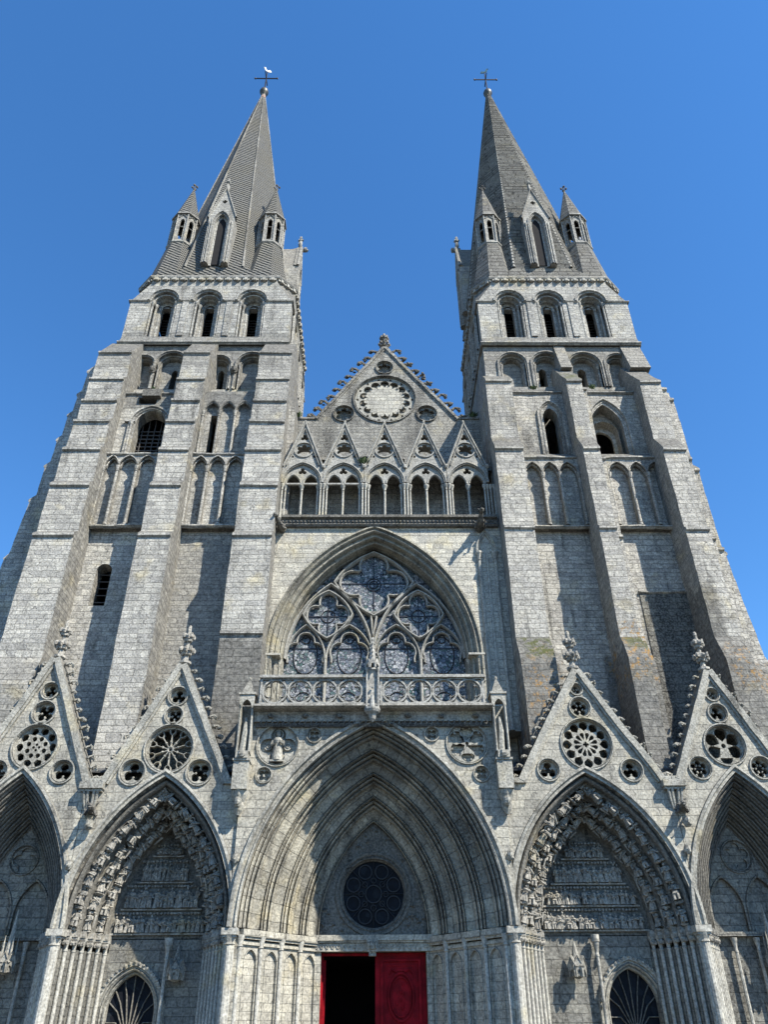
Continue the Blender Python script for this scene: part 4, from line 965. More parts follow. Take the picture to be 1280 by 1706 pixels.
# ---- left tower
W0 = 2.45
slit = apoly(-11.55, 18.1, .33, .34, 16.45, 0, 6)
winA = apoly(-10.98, 26.4, .72, .85, 24.5, 0, 8)
hatch = [(-11.8, 27.66), (-10.9, 27.66), (-10.9, 28.08), (-11.8, 28.08)]
slB = [(-8.08, 24.5), (-7.76, 24.5), (-7.76, 26.9), (-8.08, 26.9)]
s4 = [(-8.42, 29.7), (-8.1, 29.7), (-8.1, 31.05), (-8.26, 31.25), (-8.42, 31.05)]
s4a = [(-10.95, 29.7), (-10.65, 29.7), (-10.6, 31.1), (-10.75, 31.25), (-10.9, 31.1)]
TL = tower('L', [(0, 24.15, W0, -14.2, -4.3, [slit]), (24.15, 28.4, W0+.1, -14.2, -4.3, [winA, hatch, slB]), (28.4, 32.72, 3.85, -13.9, -4.6, [s4, s4a])], 'tl', W0, -14.2, -4.3, -13.9, -4.6, -9.3,
           'left bell tower, its front carried up in many drip-moulded set-offs')
for nm, b0, b1, lab in (('a', -14.2, -12.5, 'outer buttress'), ('b', -9.87, -8.5, 'middle buttress'), ('c', -5.95, -4.3, 'buttress beside the great window')):
    lv = [(18.97, 1.14, .28), (21.7, 1.34, .32), (23.85, 1.54, .3), (25.7, 1.74, .3), (27.2, 1.9, .26), (28.77, 2.07, .26), (30.8, 2.07, .01)]
    base = None
    if nm == 'c': lv = [(14.5, .92, .1)]+lv
    m = MB().prism(butt_prof(lv, .92 if nm != 'c' else .84, 3.25, 32.66, 5., (13.5, .55, 1.2) if nm == 'a' else None), b0, b1, 'x')
    roughen(m.build('buttress', 'tl', TL, lab+' of the left tower'))
# side buttresses at far left and inner right slab
m = MB(); prof = [(-14.1, 0), (-17.1, 0), (-16.9, 11.), (-16.3, 17.5), (-16.25, 19.0), (-16.3, 19.05), (-16.1, 19.3)]
for z, xo, xn in ((22.2, -15.92, -15.7), (24.18, -15.68, -15.5), (25.81, -15.49, -15.33), (27.37, -15.32, -15.17), (28.73, -15.13, -14.99), (30.38, -14.95, -14.8)):
    prof += [(xo, z-.15), (xo-.07, z-.1), (xo-.07, z), (xn, z+.25)]
prof += [(-14.3, 31.4), (-14.1, 31.4)]
m.prism(prof, 3.0, 4.6); roughen(m.build('buttress', 'tl', TL, 'side buttress seen edge-on against the sky'))
m = MB().box(-4.62, -3.98, 2.6, 4.6, 20, 27.6); m.build('corner_slab', 'tl', TL)
def strings(T, mat, lst):
    for xa, xb, y, z in lst: m = MB(); string(m, xa, xb, y, z); roughen(m.build('string_course', mat, T), .2, .03, 'x')
for xa, xb in ((-12.5, -9.87), (-8.5, -5.95)):
    strings(TL, 'tl', [(xa, xb, W0-.3, 20.2), (xa, xb, W0-.3, 24.2), (xa, xb, W0+.1, 28.35)])
    MB().prism([(W0+.1, 28.36), (3.86, 29.6), (3.86, 28.2)], xa, xb, 'x').build('weathered_ledge', 'tl', TL)
blind_arcade(TL, [-12.52, -11.86, -11.0, -10.15, -9.3], 23.45, .6, 20.22, W0-.3, W0, -12.5, -9.87, 24.12, 'tl')
blind_arcade(TL, [-8.5, -7.76, -6.93, -6.1, -5.3], 23.4, .62, 20.22, W0-.3, W0, -8.5, -5.95, 24.12, 'tl')
def lsheet(z0, z1, xa, xb, y): return (z0, z1, xa, xb, y)
# upper window zone left tower: sheets in front
m = MB(); m.plate([(-8.5, 24.24), (-8.5, 28.3), (-5.95, 28.3), (-5.95, 24.24)], [apoly(-8.02, 26.95, .36, .6, 24.26, 0, 6), apoly(-7.25, 26.95, .36, .6, 24.26, 0, 6), apoly(-6.48, 26.95, .36, .6, 24.26, 0, 6)], W0-.12, W0+.1)
for c in (-8.42, -7.64, -6.86, -6.06): m.lathe(c, W0-.12, [(.09, 24.25), (.07, 24.35), (.065, 26.65), (.09, 26.68), (.08, 26.75), (.13, 26.95), (.13, 27.0)], 8)
for c in (-8.02, -7.25, -6.48): m.arch(c, 27.0, .36, .62, [(.07, W0-.12), (.06, W0-.18), (0, W0-.16), (-.01, W0), (-.05, W0+.02)], 8)
m.build('lancet_arcade', 'tl', TL)
m = MB(); m.arch(-11.0, 26.4, .9, 1.0, [(.12, W0+.1), (.1, W0-.02), (.02, W0-.02), (-.02, W0+.06), (-.1, W0+.02), (-.16, W0+.14), (-.18, W0+.4), (-.2, W0+.75)], 10, 24.5)
m.lathe(-11.86, W0+.02, [(.09, 24.3), (.07, 24.4), (.07, 26.1), (.13, 26.35), (.13, 26.42)], 8); m.box(-12.2, -11.7, W0-.05, W0+.12, 26.42, 26.52); m.build('window_arch', 'tl', TL, 'round-headed opening in the left tower')
m = MB()
for k in range(9): m.box(-11.7, -10.25, W0+.9, W0+.96, 24.6+k*.24, 24.66+k*.24)
for k in range(5): m.box(-11.6+k*.3, -11.56+k*.3, W0+.86, W0+.9, 24.5, 27.2)
for k in range(6): m.box(-11.9, -11.2, W0+.5, W0+.54, 16.5+k*.33, 16.54+k*.33)
m.build('window_grille', 'louvre', TL)
def arcade4(P, items, y, mat):
    m = MB(); hs = [apoly(c, z, a, a, 28.9, 0, 8) for c, z, a in items]
    return hs
# round-arched arcade stage below the belfry (left)
def stage4(P, x0, x1, items, zb, mat, piers):
    m = MB(); hs = [apoly(c, z, a, a*1.02, zb, 0, 9) for c, z, a in items]
    xs_ = [x0]+[x1]
    m.plate([(x0, zb-.5), (x0, 32.6), (x1, 32.6), (x1, zb-.5)], hs, 3.35, 3.85)
    for c, z, a in items:
        m.arch(c, z, a, a*1.02, [(.16, 3.35), (.15, 3.26), (.08, 3.25), (.05, 3.32), (0, 3.3), (0, 3.5), (-.09, 3.52), (-.1, 3.6), (-.14, 3.56), (-.17, 3.64), (-.17, 3.86)], 10, zb)
        for s_ in (-1, 1): m.lathe(c+s_*(a-.08), 3.5, [(.09, zb), (.06, zb+.1), (.06, z-.3), (.11, z-.05), (.12, z)], 7)
    return m.build('round_arcade', mat, P)
stage4(TL, -13.8, -4.65, [(-12.35, 31.2, .55), (-10.85, 31.25, .78), (-8.35, 31.15, .6), (-6.6, 31.25, .72)], 29.4, 'tl', [])
for x in (-11.75, -7.45): m = MB().blob((x, 3.25, 30.7), (.2, .18, .26), 3, 8, 6, .2); m.build('corbel_head', 'dark', TL)
m = MB().prism([(2.3, 28.0), (2.3, 28.45), (2.7, 28.65), (3.4, 28.4), (3.4, 28.0)], -11.6, -10.7, 'x'); m.build('ledge_block', 'dark', TL)

# ---- right tower
la = apoly(8.6, 26.85, .36, .55, 24.5, 0, 6); rb_ = apoly(11.3, 25.9, .62, .95, 24.2, 0, 8)
st4 = [[(8.75, 29.8), (9.15, 29.8), (9.15, 31.2), (8.95, 31.4), (8.75, 31.2)], [(10.85, 29.8), (11.3, 29.8), (11.3, 31.2), (11.07, 31.4), (10.85, 31.2)]]
TR = tower('R', [(0, 24.05, W0, 5.35, 14.8, []), (24.05, 28.45, W0+.1, 5.35, 14.8, [la, apoly(11.3, 26.2, .78, 1.45, 24.25, 0, 8)]), (28.45, 32.72, 3.85, 5.8, 14.3, st4)], 'tr', W0, 5.35, 14.8, 5.75, 14.3, 10,
           'right bell tower with long smooth buttresses and large set-offs')
def rbutt(x0, x1, y0, dz, lab, ps=None):
    lv = [(19.35+dz, y0+.08, .12), (23.66+dz, y0+.62, 1.05), (28.36+dz, y0+1.1, .75)]
    roughen(MB().prism(butt_prof(lv, y0, ps[0] if ps else 3.3, ps[1] if ps else 30.9, 5., (14.3, y0-.45, 1.1)), x0, x1, 'x').build('buttress', 'tr', TR, lab))
rbutt(5.38, 6.66, .95, 0, 'buttress of the right tower beside the great window', (3.0, 29.6))
rbutt(9.38, 10.14, .95, 0, 'middle buttress of the right tower')
m = MB().prism(butt_prof([(19.15, 1.45, .12), (23.4, 2.0, .5), (28.2, 2.6, .5)], 1.35, 3.3, 30., 5., (14.3, .8, 1.2)), 10.141, 10.45, 'x'); roughen(m.build('buttress', 'tr', TR, 'narrow step at the right of the middle buttress'))
rbutt(13.0, 14.02, .95, -.08, 'outer buttress of the right tower')
for x0, x1, y0, dz in ((14.021, 14.36, 1.35, -.3), (14.361, 14.85, 1.9, -.5)):
    lv = [(19.35+dz, y0+.08, .12), (23.66+dz, y0+.5, .6), (28.36+dz, y0+.9, .5)]
    roughen(MB().prism(butt_prof(lv, y0, 3.4, 30.2+dz, 5., (14.0, y0-.6, 2.6)), x0, x1, 'x').build('buttress', 'tr', TR))
m = MB(); prof = [(14.8, 0), (17.6, 0), (16.9, 11), (15.6, 14.2), (15.25, 18.9), (15.35, 18.95), (15.35, 19.05), (15.1, 19.3), (14.95, 22.7), (15.1, 22.75), (15.1, 22.85), (14.85, 23.8), (14.85, 27.2), (14.8, 27.3)]
m.prism(prof, 2.6, 4.6); roughen(m.build('buttress', 'tr', TR, 'side buttress flaring outwards at its foot'))
for xa, xb in ((6.66, 9.38), (10.45, 13.0)):
    strings(TR, 'tr', [(xa, xb, W0-.3, 20.15), (xa, xb, W0-.3, 24.0), (xa, xb, W0+.1, 28.45)])
    MB().prism([(W0-.3, 24.06), (W0+.1, 24.5), (W0+.1, 24.06)], xa, xb, 'x').build('weathered_ledge', 'tr', TR)
    MB().prism([(W0+.1, 28.46), (3.86, 29.75), (3.86, 28.2)], xa, xb, 'x').build('weathered_ledge', 'tr', TR)
strings(TR, 'tr', [(11.05, 13.0, W0, 17.05)])
m = MB(); m.box(11.05, 13.0, W0-.04, W0+.02, 5, 16.95); m.build('rough_patch', 'rough', TR, 'darker rough masonry patch')
blind_arcade(TR, [6.85, 7.66, 8.45, 9.32], 23.05, .62, 20.2, W0-.3, W0, 6.66, 9.38, 23.95, 'tr')
blind_arcade(TR, [10.72, 11.68, 12.52, 13.4], 23.05, .62, 20.2, W0-.3, W0, 10.45, 13.0, 23.95, 'tr')
MB().arch(8.6, 26.9, .55, .9, [(.12, W0+.1), (.1, W0), (.02, W0), (-.02, W0+.08), (-.08, W0+.04), (-.12, W0+.16), (-.16, W0+.2), (-.18, W0+.5)], 10, 24.45).build('window_arch', 'tr', TR, 'pointed lancet opening in the right tower')
m = MB(); m.arch(11.35, 26.3, .92, 1.6, [(.12, W0+.1), (.1, W0-.02), (.02, W0-.02), (-.02, W0+.08), (-.1, W0+.06), (-.13, W0+.2)], 12, 24.25); m.build('window_arch', 'tr', TR, 'wide pointed recess over a round opening in the right tower')
m = MB(); m.plate(apoly(11.3, 26.2, .8, 1.5, 24.2, 0, 8), [apoly(11.15, 25.8, .52, .6, 24.22, 0, 8)], W0+.75, W0+.9)
m.arch(11.2, 26.0, .66, .7, [(0, W0+.3), (-.02, W0+.75), (-.14, W0+.9)], 10, 24.22); m.build('round_opening', 'tr', TR)
stage4(TR, 5.8, 14.3, [(7.3, 31.3, .68), (9.15, 31.3, .75), (11.15, 31.2, .8), (12.95, 31.3, .62)], 29.6, 'tr', [])
for x0, x1 in ((9.62, 10.2), (13.25, 14.3)):   # weathered slopes running from the buttress heads up the arcade
    MB().prism([(2.6, 30.3), (3.3, 32.6), (3.6, 32.6), (3.6, 30.3)], x0, x1, 'x').build('buttress_cap', 'tr', TR)

# ---- belfry stages, corbel tables, spire skirts
def belfry(T, x0, x1, bays, mat, cx_sp, lab):
    m = MB(); yf = 3.3; cxm = (x0+x1)/2
    hs = [apoly(c, 35.95, .27, .28, 33.3, 0, 6) for c in bays]
    m.plate([(x0, 32.72), (x0, 36.15), (x1, 36.15), (x1, 32.72)], hs, yf+.55, yf+.9)
    # front skin with wide arched recesses; string between them
    rec = [apoly(c, 36.1, .74, .78, 33.25, 0, 9) for c in bays]
    m.plate([(x0, 32.72), (x0, 36.15), (x0+.95, 37.7), (x0+.95, 38.0), (x1-.95, 38.0), (x1-.95, 37.7), (x1, 36.15), (x1, 32.72)], rec, yf, yf+.75)
    m.box(x0, x0+.7, yf+.75, 11.6, 32.72, 36.15); m.box(x1-.7, x1, yf+.75, 11.6, 32.72, 36.15); m.box(x0+.7, x1-.7, 10.9, 11.6, 32.72, 37.2)
    # broached top: square to chamfered
    yb = 11.6; ch = .95
    sq = [(x0, yf), (x0, yf), (x1, yf), (x1, yf), (x1, yb), (x1, yb), (x0, yb), (x0, yb)]
    def oc(i, c): return [(x0+i, yf+i+c), (x0+i+c, yf+i), (x1-i-c, yf+i), (x1-i, yf+i+c), (x1-i, yb-i-c), (x1-i-c, yb-i), (x0+i+c, yb-i), (x0+i, yb-i-c)]
    o1 = oc(.0, .02); o2 = oc(.12, ch)
    return m, yf, yb, ch, oc
def build_belfry(T, x0, x1, bays, mat, cxs, tipx, lab):
    m, yf, yb, ch, oc = belfry(T, x0, x1, bays, mat, cxs, lab)
    rows = [[(x, y, z) for x, y in (oc(0., c)[2:]+oc(0., c)[:2])] for c, z in ((.003, 36.15), (ch, 37.7), (ch, 38.0))]
    m.sweep(rows)
    BF = m.build('belfry_stage', mat, T, lab)
    a = MB()
    for c in bays:
        a.arch(c, 36.12, .74, .78, [(.2, yf), (.19, yf-.14), (.1, yf-.15), (.06, yf-.05), (0, yf-.04), (0, yf+.14), (-.08, yf+.16), (-.1, yf+.1), (-.15, yf+.12), (-.17, yf+.3), (-.2, yf+.36), (-.26, yf+.3), (-.3, yf+.4), (-.3, yf+.55), (-.36, yf+.6), (-.44, yf+.62), (-.45, yf+.8)], 12)
        for s_ in (-1, 1):
            for dx, dy in ((.66, .1), (.52, .34), (.38, .6)):
                a.lathe(c+s_*dx, yf+dy, [(.1, 33.26), (.1, 33.34), (.07, 33.42), (.07, 35.8), (.09, 35.83), (.07, 35.88), (.12, 36.06), (.12, 36.14)], 8)
    edges = [x0]+[c+s_*.78 for c in bays for s_ in (-1, 1)]+[x1]
    for i in range(0, len(edges), 2):
        string(a, edges[i]-(.1 if i == 0 else 0), edges[i+1]+(.1 if i == len(edges)-2 else 0), yf, 36.15, .1, .12)
    # flat pilaster strips between bays
    for i in range(len(bays)-1):
        mid = (bays[i]+bays[i+1])/2; a.box(mid-.17, mid+.17, yf-.06, yf+.02, 33.3, 36.03)
    a.prism([(yf+.02, 33.26), (yf-.16, 32.72), (yf+.02, 32.72)], x0, x1, 'x')
    string(a, x0-.1, x1+.1, yf-.1, 32.72, .12, .16)
    a.box(x0-.12, x0, yf-.05, yb, 32.56, 32.74); a.box(x1, x1+.12, yf-.05, yb, 32.56, 32.74)
    a.box(x0-.1, x0, yf, yb, 36.03, 36.16); a.box(x1, x1+.1, yf, yb, 36.03, 36.16)
    a.build('belfry_arches', mat, T)
    for c in bays:
        l = MB()
        for k in range(12): l.prism([(yf+1.12, 33.35+k*.22), (yf+1.28, 33.5+k*.22), (yf+1.30, 33.52+k*.22), (yf+1.14, 33.33+k*.22)], c-.31, c+.31, 'x')
        l.build('louvre', 'louvre', T)
    # side faces: blind arches
    for sx, s_ in ((x0, -1), (x1, 1)):
        sdm = MB()
        for k in range(3):
            cy = yf+1.8+k*2.35; sdm.M = Matrix.Translation((sx, cy, 0)) @ Matrix.Rotation(s_*PI/2, 4, 'Z')
            sdm.arch(0, 36.0, .72, .75, [(.2, 0), (.18, -.14), (.08, -.14), (0, -.04), (-.02, -.01)], 8, 33.3); sdm.arch(0, 36.0, .4, .42, [(.1, 0), (.08, -.1), (0, -.08), (0, -.01)], 8, 33.3)
        sdm.M = None; sdm.build('side_arches', mat, T)
    # cornice and corbels
    k_ = MB()
    rows = [[(x, y, z) for x, y in oc(i, c)] for i, c, z in ((.0, ch, 37.98), (-.1, ch, 38.02), (-.14, ch, 38.1), (-.14, ch, 38.2), (.2, ch, 38.35))]
    k_.sweep(rows, True); k_.build('cornice', 'tl' if x0 < 0 else 'tr', T)
    cb = MB(); o = oc(.0, ch)
    for i in range(8):
        p, q = Vector(o[i]), Vector(o[(i+1) % 8]); L_ = (q-p).length; n = max(2, round(L_/.52)); d = (q-p)/L_; nn = Vector((d.y, -d.x))
        if (nn.dot((p+q)/2-Vector(((x0+x1)/2, (yf+yb)/2)))) < 0: nn = -nn
        for j in range(n):
            c = p+d*(L_*(j+.5)/n); cb.M = Matrix.Translation((c.x, c.y, 0)) @ Matrix.Rotation(math.atan2(d.y, d.x), 4, 'Z')
            sg = -1 if nn.dot(Vector((d.y, -d.x))) > 0 else 1
            yy = sorted((0, sg*.2)); cb.box(-.08, .08, *yy, 37.78, 37.985); yy = sorted((0, sg*.11)); cb.box(-.2, .2, *yy, 37.86, 37.98)
    cb.M = None; cb.build('corbel_table', 'shaft', T)
    return oc
ocL = build_belfry(TL, -13.85, -4.75, [-11.95, -9.5, -7.0], 'bel', -9.65, -9.45, 'belfry stage of the left tower with three arched bays')
ocR = build_belfry(TR, 5.78, 14.3, [7.6, 9.85, 12.25], 'bel', 9.95, 9.52, 'belfry stage of the right tower with three arched bays')

def spire(oc, cx, tipx, mat, cy, label, course, white):
    z0, z1, tip = 38.35, 39.6, 67.4
    Rb = 4.15/cos(PI/8)
    m = MB()
    o = oc(.25, .95)
    def octo(r, x_, y_, z): return [(x_+r*cos(PI/8+2*PI*k/8), y_+r*sin(PI/8+2*PI*k/8), z) for k in range(8)]
    a_ = sorted(o, key=lambda p: math.atan2(p[1]-cy, p[0]-cx)); b_ = sorted(octo(Rb, cx, cy, z1), key=lambda p: math.atan2(p[1]-cy, p[0]-cx))
    m.sweep([[(x, y, z0-.02) for x, y in a_], b_], True)
    n = course; rows = []
    for i in range(n+1):
        t = i/n; r = Rb*(1-t)+.09*t; x_ = lerp(cx, tipx, t); z = lerp(z1, tip, t)
        rows.append(octo(r, x_, cy, z))
        if i < n:
            t2 = (i+1)/n; z2 = lerp(z1, tip, t2)-.02; st = .06
            rows.append(octo(Rb*(1-t2)+.09*t2+st*2.2, lerp(cx, tipx, t2), cy, z2)) if course > 60 else None
    rows = [r_ for r_ in rows if r_]
    m.sweep(rows, True)
    SP = m.build('spire', mat, CATH, label)
    rb = MB()
    for k in range(8):
        a = PI/8+2*PI*k/8; rb.tube([(cx+Rb*cos(a), cy+Rb*sin(a), z1), (tipx+.09*cos(a), cy+.09*sin(a), tip)], [.075 if white else .1, .05], 6)
    rb.build('edge_rolls', 'gable' if white else 'bel', SP)
    # dormers on the four main faces
    for dk in (0, 1, 2, 3):
        d = MB(); v_ = MB(); Mx = Matrix.Translation((cx+.05, cy, 0)) @ Matrix.Rotation(dk*PI/2, 4, 'Z')
        d.M = Mx; v_.M = Mx; yf = -4.45
        d.M = v_.M = Mx @ Matrix.Diagonal((.8, 1, 1, 1))
        out = [(-1.0, 39.6), (-1.0, 44.0), (-1.08, 44.05), (0, 47.0), (1.08, 44.05), (1.0, 44.0), (1.0, 39.6), (.5, 39.6)]+apts(0, 43.4, .5, .95, 0, 8)[::-1]+[(-.5, 39.6)]
        d.plate(out, [foil(0, 45.6, .2, 4)], yf, yf+.3)
        d.box(-1.0, -.7, yf+.3, -2.8, 39.6, 44.0); d.box(.7, 1.0, yf+.3, -2.8, 39.6, 44.0)
        d.prism([(-1.0, 44.0), (0, 46.8), (1.0, 44.0)], yf+.3, -2.4)
        d.arch(0, 43.4, .62, 1.1, [(.12, yf), (.1, yf-.1), (.03, yf-.1), (0, yf-.02), (-.06, yf-.05), (-.1, yf+.05), (-.14, yf+.1), (-.14, yf+.2), (-.2, yf+.22), (-.26, yf+.22), (-.3, yf+.24), (-.34, yf+.3)], 10, 39.6)
        for s_ in (-1, 1):
            for dx, dy in ((.86, .0), (.68, .02), (.52, .14)): d.lathe(s_*dx, yf+dy, [(.08, 39.6), (.055, 39.7), (.055, 43.1), (.1, 43.35), (.1, 43.45)], 7)
            d.bar([(s_*1.1, 44.0), (0, 47.05)], .12, yf-.08, yf+.1)
        d.blob((0, yf+.1, 47.3), (.16, .16, .34), 2); d.blob((0, yf+.1, 47.75), (.2, .2, .14), 3); d.blob((0, yf+.1, 48.05), (.1, .1, .16), 3)
        d.build('dormer', 'bel', SP)
        v_.box(-.3, .3, -4.22, -4.18, 39.7, 44.2); v_.build('dormer_opening', 'void', SP)
    # corner pinnacles
    hx = 2.8; hy = 2.85
    for i, (sx, sy) in enumerate(((-1, -1), (1, -1), (-1, 1), (1, 1))):
        p = MB(); px_, py_ = cx+.1+sx*hx, cy+sy*hy
        def ring8(r, z): return [(px_+r*cos(PI/8+2*PI*k/8), py_+r*sin(PI/8+2*PI*k/8), z) for k in range(8)]
        sq = sorted([(px_+a*1.35, py_+b*1.35) for a, b in ((-1, -1), (0, -1), (1, -1), (1, 0), (1, 1), (0, 1), (-1, 1), (-1, 0))], key=lambda t_: math.atan2(t_[1]-py_, t_[0]-px_))
        sk = MB(); R8 = sorted(ring8(.84, 42.6), key=lambda t_: math.atan2(t_[1]-py_, t_[0]-px_))
        sk.lathe(px_, py_, [(1.5, 38.3), (1.42, 39.2), (.86, 42.6)], 8, PI/8)
        pin = sk.build('corner_pinnacle', mat, SP)
        p.lathe(px_, py_, [(.86, 42.6), (.92, 42.65), (.92, 42.75), (.8, 42.8)], 8, PI/8)
        for k in range(8):
            a = 2*PI*k/8+PI/2; p.M = Matrix.Translation((px_, py_, 0)) @ Matrix.Rotation(a, 4, 'Z'); ww = .8*math.tan(PI/8)
            yy = -.8*cos(PI/8)-.01
            p.plate([(-ww, 42.75), (-ww, 45.5), (ww, 45.5), (ww, 42.75)], [apoly(0, 44.75, .15, .3, 43.0, 0, 6)], yy, yy+.12)
            p.bar([(-.15, 44.3), (.15, 44.3)], .05, yy+.02, yy+.08)
            p.tube([(-ww, yy-.02, 42.75), (-ww, yy-.02, 45.5)], .05, 5)
            p.bar([(-.26, 45.15), (0, 45.45), (.26, 45.15)], .07, yy-.06, yy+.02)
        p.M = None
        p.lathe(px_, py_, [(.8, 45.5), (.95, 45.5), (.95, 45.6), (.86, 45.66)], 8, PI/8); p.build('pinnacle_lantern', 'bel', SP)
        p = MB(); p.lathe(px_, py_, [(.88, 45.64), (.05, 49.3)], 8, PI/8); p.build('pinnacle_spirelet', mat, SP)
        p = MB(); p.lathe(px_, py_, [(.05, 49.2), (.1, 49.4), (.04, 49.5), (.04, 49.75)], 6)
        for k in range(4): p.blob((px_+.16*cos(k*PI/2), py_+.16*sin(k*PI/2), 49.62), .08, k)
        p.blob((px_, py_, 49.8), .08, 1); p.build('finial', 'dark', SP)
    b = MB(); b.lathe(tipx, cy, [(.14, 67.1), (.2, 67.35), (.32, 67.5), (.38, 67.75), (.32, 68.0), (.15, 68.15), (.05, 68.2)], 12)
    b.build('orb', 'ball', SP, smooth=True)
    c = MB(); c.lathe(tipx, cy, [(.06, 68.1), (.05, 70.0), (.045, 71.2)], 6); c.box(tipx-.95, tipx+.95, cy-.035, cy+.035, 69.98, 70.07); c.box(tipx-.035, tipx+.035, cy-.6, cy+.6, 69.98, 70.07)
    for dx in (-.95, .95): c.blob((tipx+dx, cy, 70.03), .09, 2)
    c.build('iron_cross', 'iron', SP)
    r_ = MB(); sg = -1 if white else 1; r_.M = Matrix.Translation((tipx, cy, 71.15)) @ Matrix.Rotation(.5 if white else -.4, 4, 'Z') @ Matrix.Scale(.74, 4)
    r_.prism([(sg*x, z) for x, z in ((-.5, .3), (-.4, .55), (-.22, .62), (-.18, .38), (.0, .3), (.18, .42), (.22, .66), (.3, .75), (.38, .66), (.5, .6), (.38, .55), (.34, .3), (.15, .08), (.03, .05), (.03, -.1), (-.05, -.1), (-.05, .05), (-.25, .12))], -.04, .04)
    r_.M = None; r_.build('weathercock', 'white' if white else 'copper', SP, 'white weathercock' if white else 'greenish weathercock')
    rr = MB(); rr.lathe(tipx, cy, [(.26, 66.6), (.13, 67.35)], 8, PI/8); rr.build('rusty_tip', 'rust', SP) if white else None
    return SP
# spire materials with their own masonry patterns
def scale_mat():
    g = G('scale carved spire', .95); geo = g.n('ShaderNodeNewGeometry'); pos = geo.outputs['Position']
    sp = g.n('ShaderNodeSeparateXYZ', _0=pos); sn = g.n('ShaderNodeSeparateXYZ', _0=geo.outputs['True Normal'])
    isx = g.ma('GREATER_THAN', g.ma('ABSOLUTE', sn.outputs[0]), .5)
    u = g.ma('ADD', g.ma('MULTIPLY', sp.outputs[0], g.ma('SUBTRACT', 1., isx)), g.ma('MULTIPLY', g.ma('ADD', sp.outputs[1], sp.outputs[0]), isx))
    z = sp.outputs[2]; row = g.ma('FLOOR', g.ma('DIVIDE', z, .9))
    odd = g.ma('MODULO', row, 2.); sgn = g.ma('SUBTRACT', g.ma('MULTIPLY', odd, 2.), 1.)
    sgn = g.ma('ADD', g.ma('MULTIPLY', sgn, 0.), 1.)
    d = g.ma('ADD', g.ma('MULTIPLY', u, .9), g.ma('MULTIPLY', z, 1.35))
    wv = g.ma('SINE', g.ma('MULTIPLY', d, 17.)); wv2 = g.ma('SINE', g.ma('MULTIPLY', g.ma('SUBTRACT', g.ma('MULTIPLY', z, 3.), u), 9.))
    n1 = g.noise(pos, 5., 5., .7); n2 = g.noise(pos, .35, 4.)
    rowf = g.ma('FRACT', g.ma('DIVIDE', z, 1.55)); line = g.ss(rowf, .05, .0)
    h = g.ma('ADD', g.ma('ADD', g.ma('MULTIPLY', wv, .55), g.ma('MULTIPLY', wv2, .35)), g.ma('MULTIPLY', n1, 1.5))
    c = g.mix(g.ss(h, -.2, 1.7), (.03, .03, .027, 1), (.19, .186, .165, 1)); c = g.mix(g.ma('MULTIPLY', g.ss(n2, .45, .7), .5), c, (.11, .10, .07, 1)); c = g.mix(g.ma('MULTIPLY', line, .6), c, (.05, .05, .05, 1))
    g.put(g.p, 'Base Color', c); b = g.n('ShaderNodeBump'); g.put(b, 'Strength', .9); g.put(b, 'Distance', .08); g.put(b, 'Height', h); g.put(g.p, 'Normal', b.outputs[0]); return g.m
MAT['scales'] = scale_mat(); MAT['red'].node_tree.nodes['Principled BSDF'].inputs['Specular IOR Level'].default_value = .12
spire(ocL, -9.65, -9.45, 'scales', 7.8, 'left stone spire carved with slanting scales', 40, True)
spire(ocR, 9.98, 9.52, 'spire_r', 7.8, 'right stone spire built in horizontal stepped courses', 78, False)

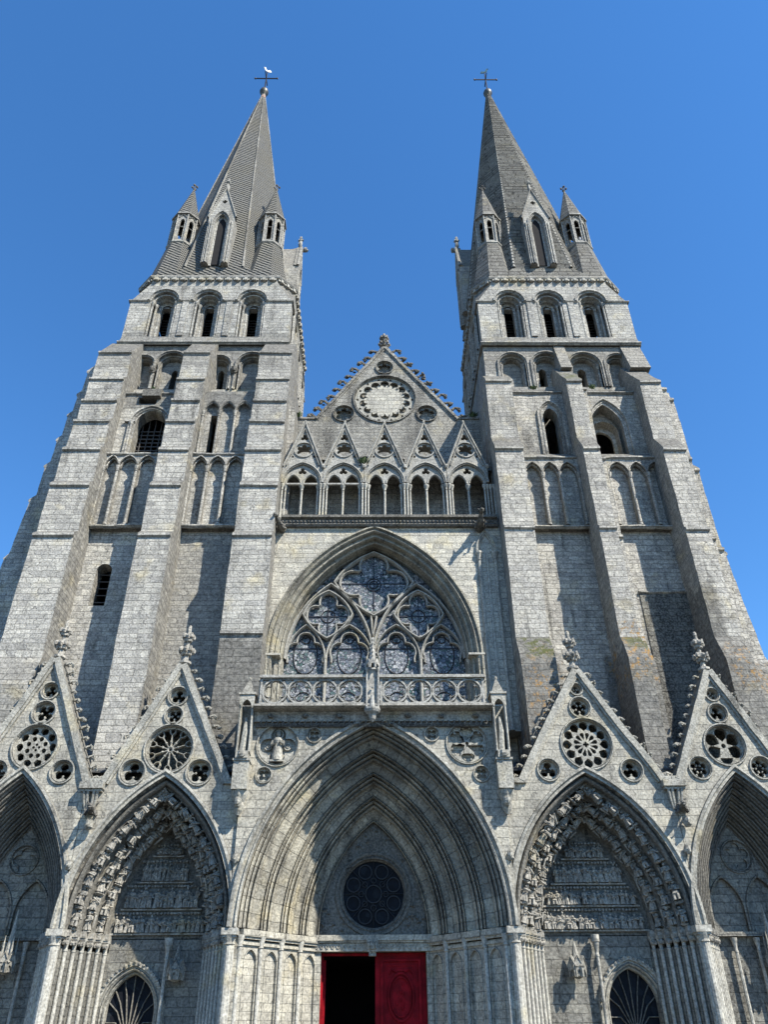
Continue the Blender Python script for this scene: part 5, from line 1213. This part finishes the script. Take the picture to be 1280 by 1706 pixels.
# stair turrets at the inner back corners of the towers
for x0, x1, sg, T in ((-7.0, -5.8, 1, TL), (6.4, 7.6, -1, TR)):
    m = MB(); m.box(x0, x1, 11.0, 12.6, 30, 50.3); m.box(x0-.1, x1+.1, 10.9, 12.7, 49.2, 49.4); m.prism([(10.9, 50.3), (10.9, 50.6), (11.8, 51.3), (12.7, 50.6), (12.7, 50.3)], x0-.1, x1+.1, 'x')
    for k in range(4): m.box(x0+.1+k*.33, x0+.22+k*.33, 10.86, 11.0, 48.9, 49.2)
    for dx in (0, 1): m.lathe(x0+dx*(x1-x0), 11.0, [(.1, 38), (.08, 49.2)], 6)
    m.tube([(x0+.1, 11.2, 50.8), (x1-.1 if sg > 0 else x0-.1, 11.0, 50.9), (x1+.45 if sg > 0 else x0-.5, 10.9, 50.75)], [.22, .2, .12], 7)
    m.blob(((x1+.5 if sg > 0 else x0-.55), 10.85, 50.75), (.2, .2, .22), 4)
    m.build('stair_turret', 'bel', T, 'square stair turret rising behind the belfry')

# ------------------------------------------------------------------ setting and small plants
m = MB(); m.box(-600, 600, -600, 900, -.4, 0); gnd = m.build('ground', 'pave'); gnd['kind'] = 'structure'
m = MB(); m.box(-16, 16, -1.5, 1.5, 0.001, .16); m.box(-15.5, 15.5, -1.1, 1.6, .161, .32); st_ = m.build('entrance_steps', 'portal', CATH)
def tuft(x, y, z, s, label, seed):
    rnd = random.Random(seed); m = MB()
    for k in range(46):
        a = rnd.uniform(0, 2*PI); l = s*rnd.uniform(.5, 1.); tl = rnd.uniform(.1, .8)
        bx, by = rnd.uniform(-.3, .3)*s, rnd.uniform(-.1, .1)*s
        tx, ty_, tz = bx+l*tl*cos(a), by+l*tl*sin(a)*.6-.1*s, l*(1-tl*.5)
        w_ = .06*s+.01; px_, py_ = -sin(a)*w_, cos(a)*w_
        m.add([(bx, by, 0), ((bx+tx)/2+px_, (by+ty_)/2+py_, tz*.6), (tx, ty_, tz), ((bx+tx)/2-px_, (by+ty_)/2-py_, tz*.6)], [(0, 1, 2, 3)])
    o = m.build('wall_plant', 'plant', None, label, loc=(x, y, z)); o['category'] = 'plant'; o['group'] = 'plants rooted on the stone ledges'
tuft(-.55, 1.95, 23.45, .5, 'green weed rooted between the second and middle gallery gablets', 1)
tuft(11.0, 2.6, 28.75, .4, 'grass tuft on the ledge right of the middle buttress of the right tower', 2)
tuft(8.0, 2.6, 28.7, .35, 'grass tuft on the ledge left of the middle buttress of the right tower', 3)
tuft(5.0, 3.9, 28.0, .45, 'weeds on the gable shoulder against the right tower', 4)
tuft(-4.0, 3.9, 28.0, .4, 'weeds on the gable shoulder against the left tower', 5)
tuft(-11.2, 2.6, 28.6, .3, 'grass on the left tower ledge above the round-headed opening', 6)
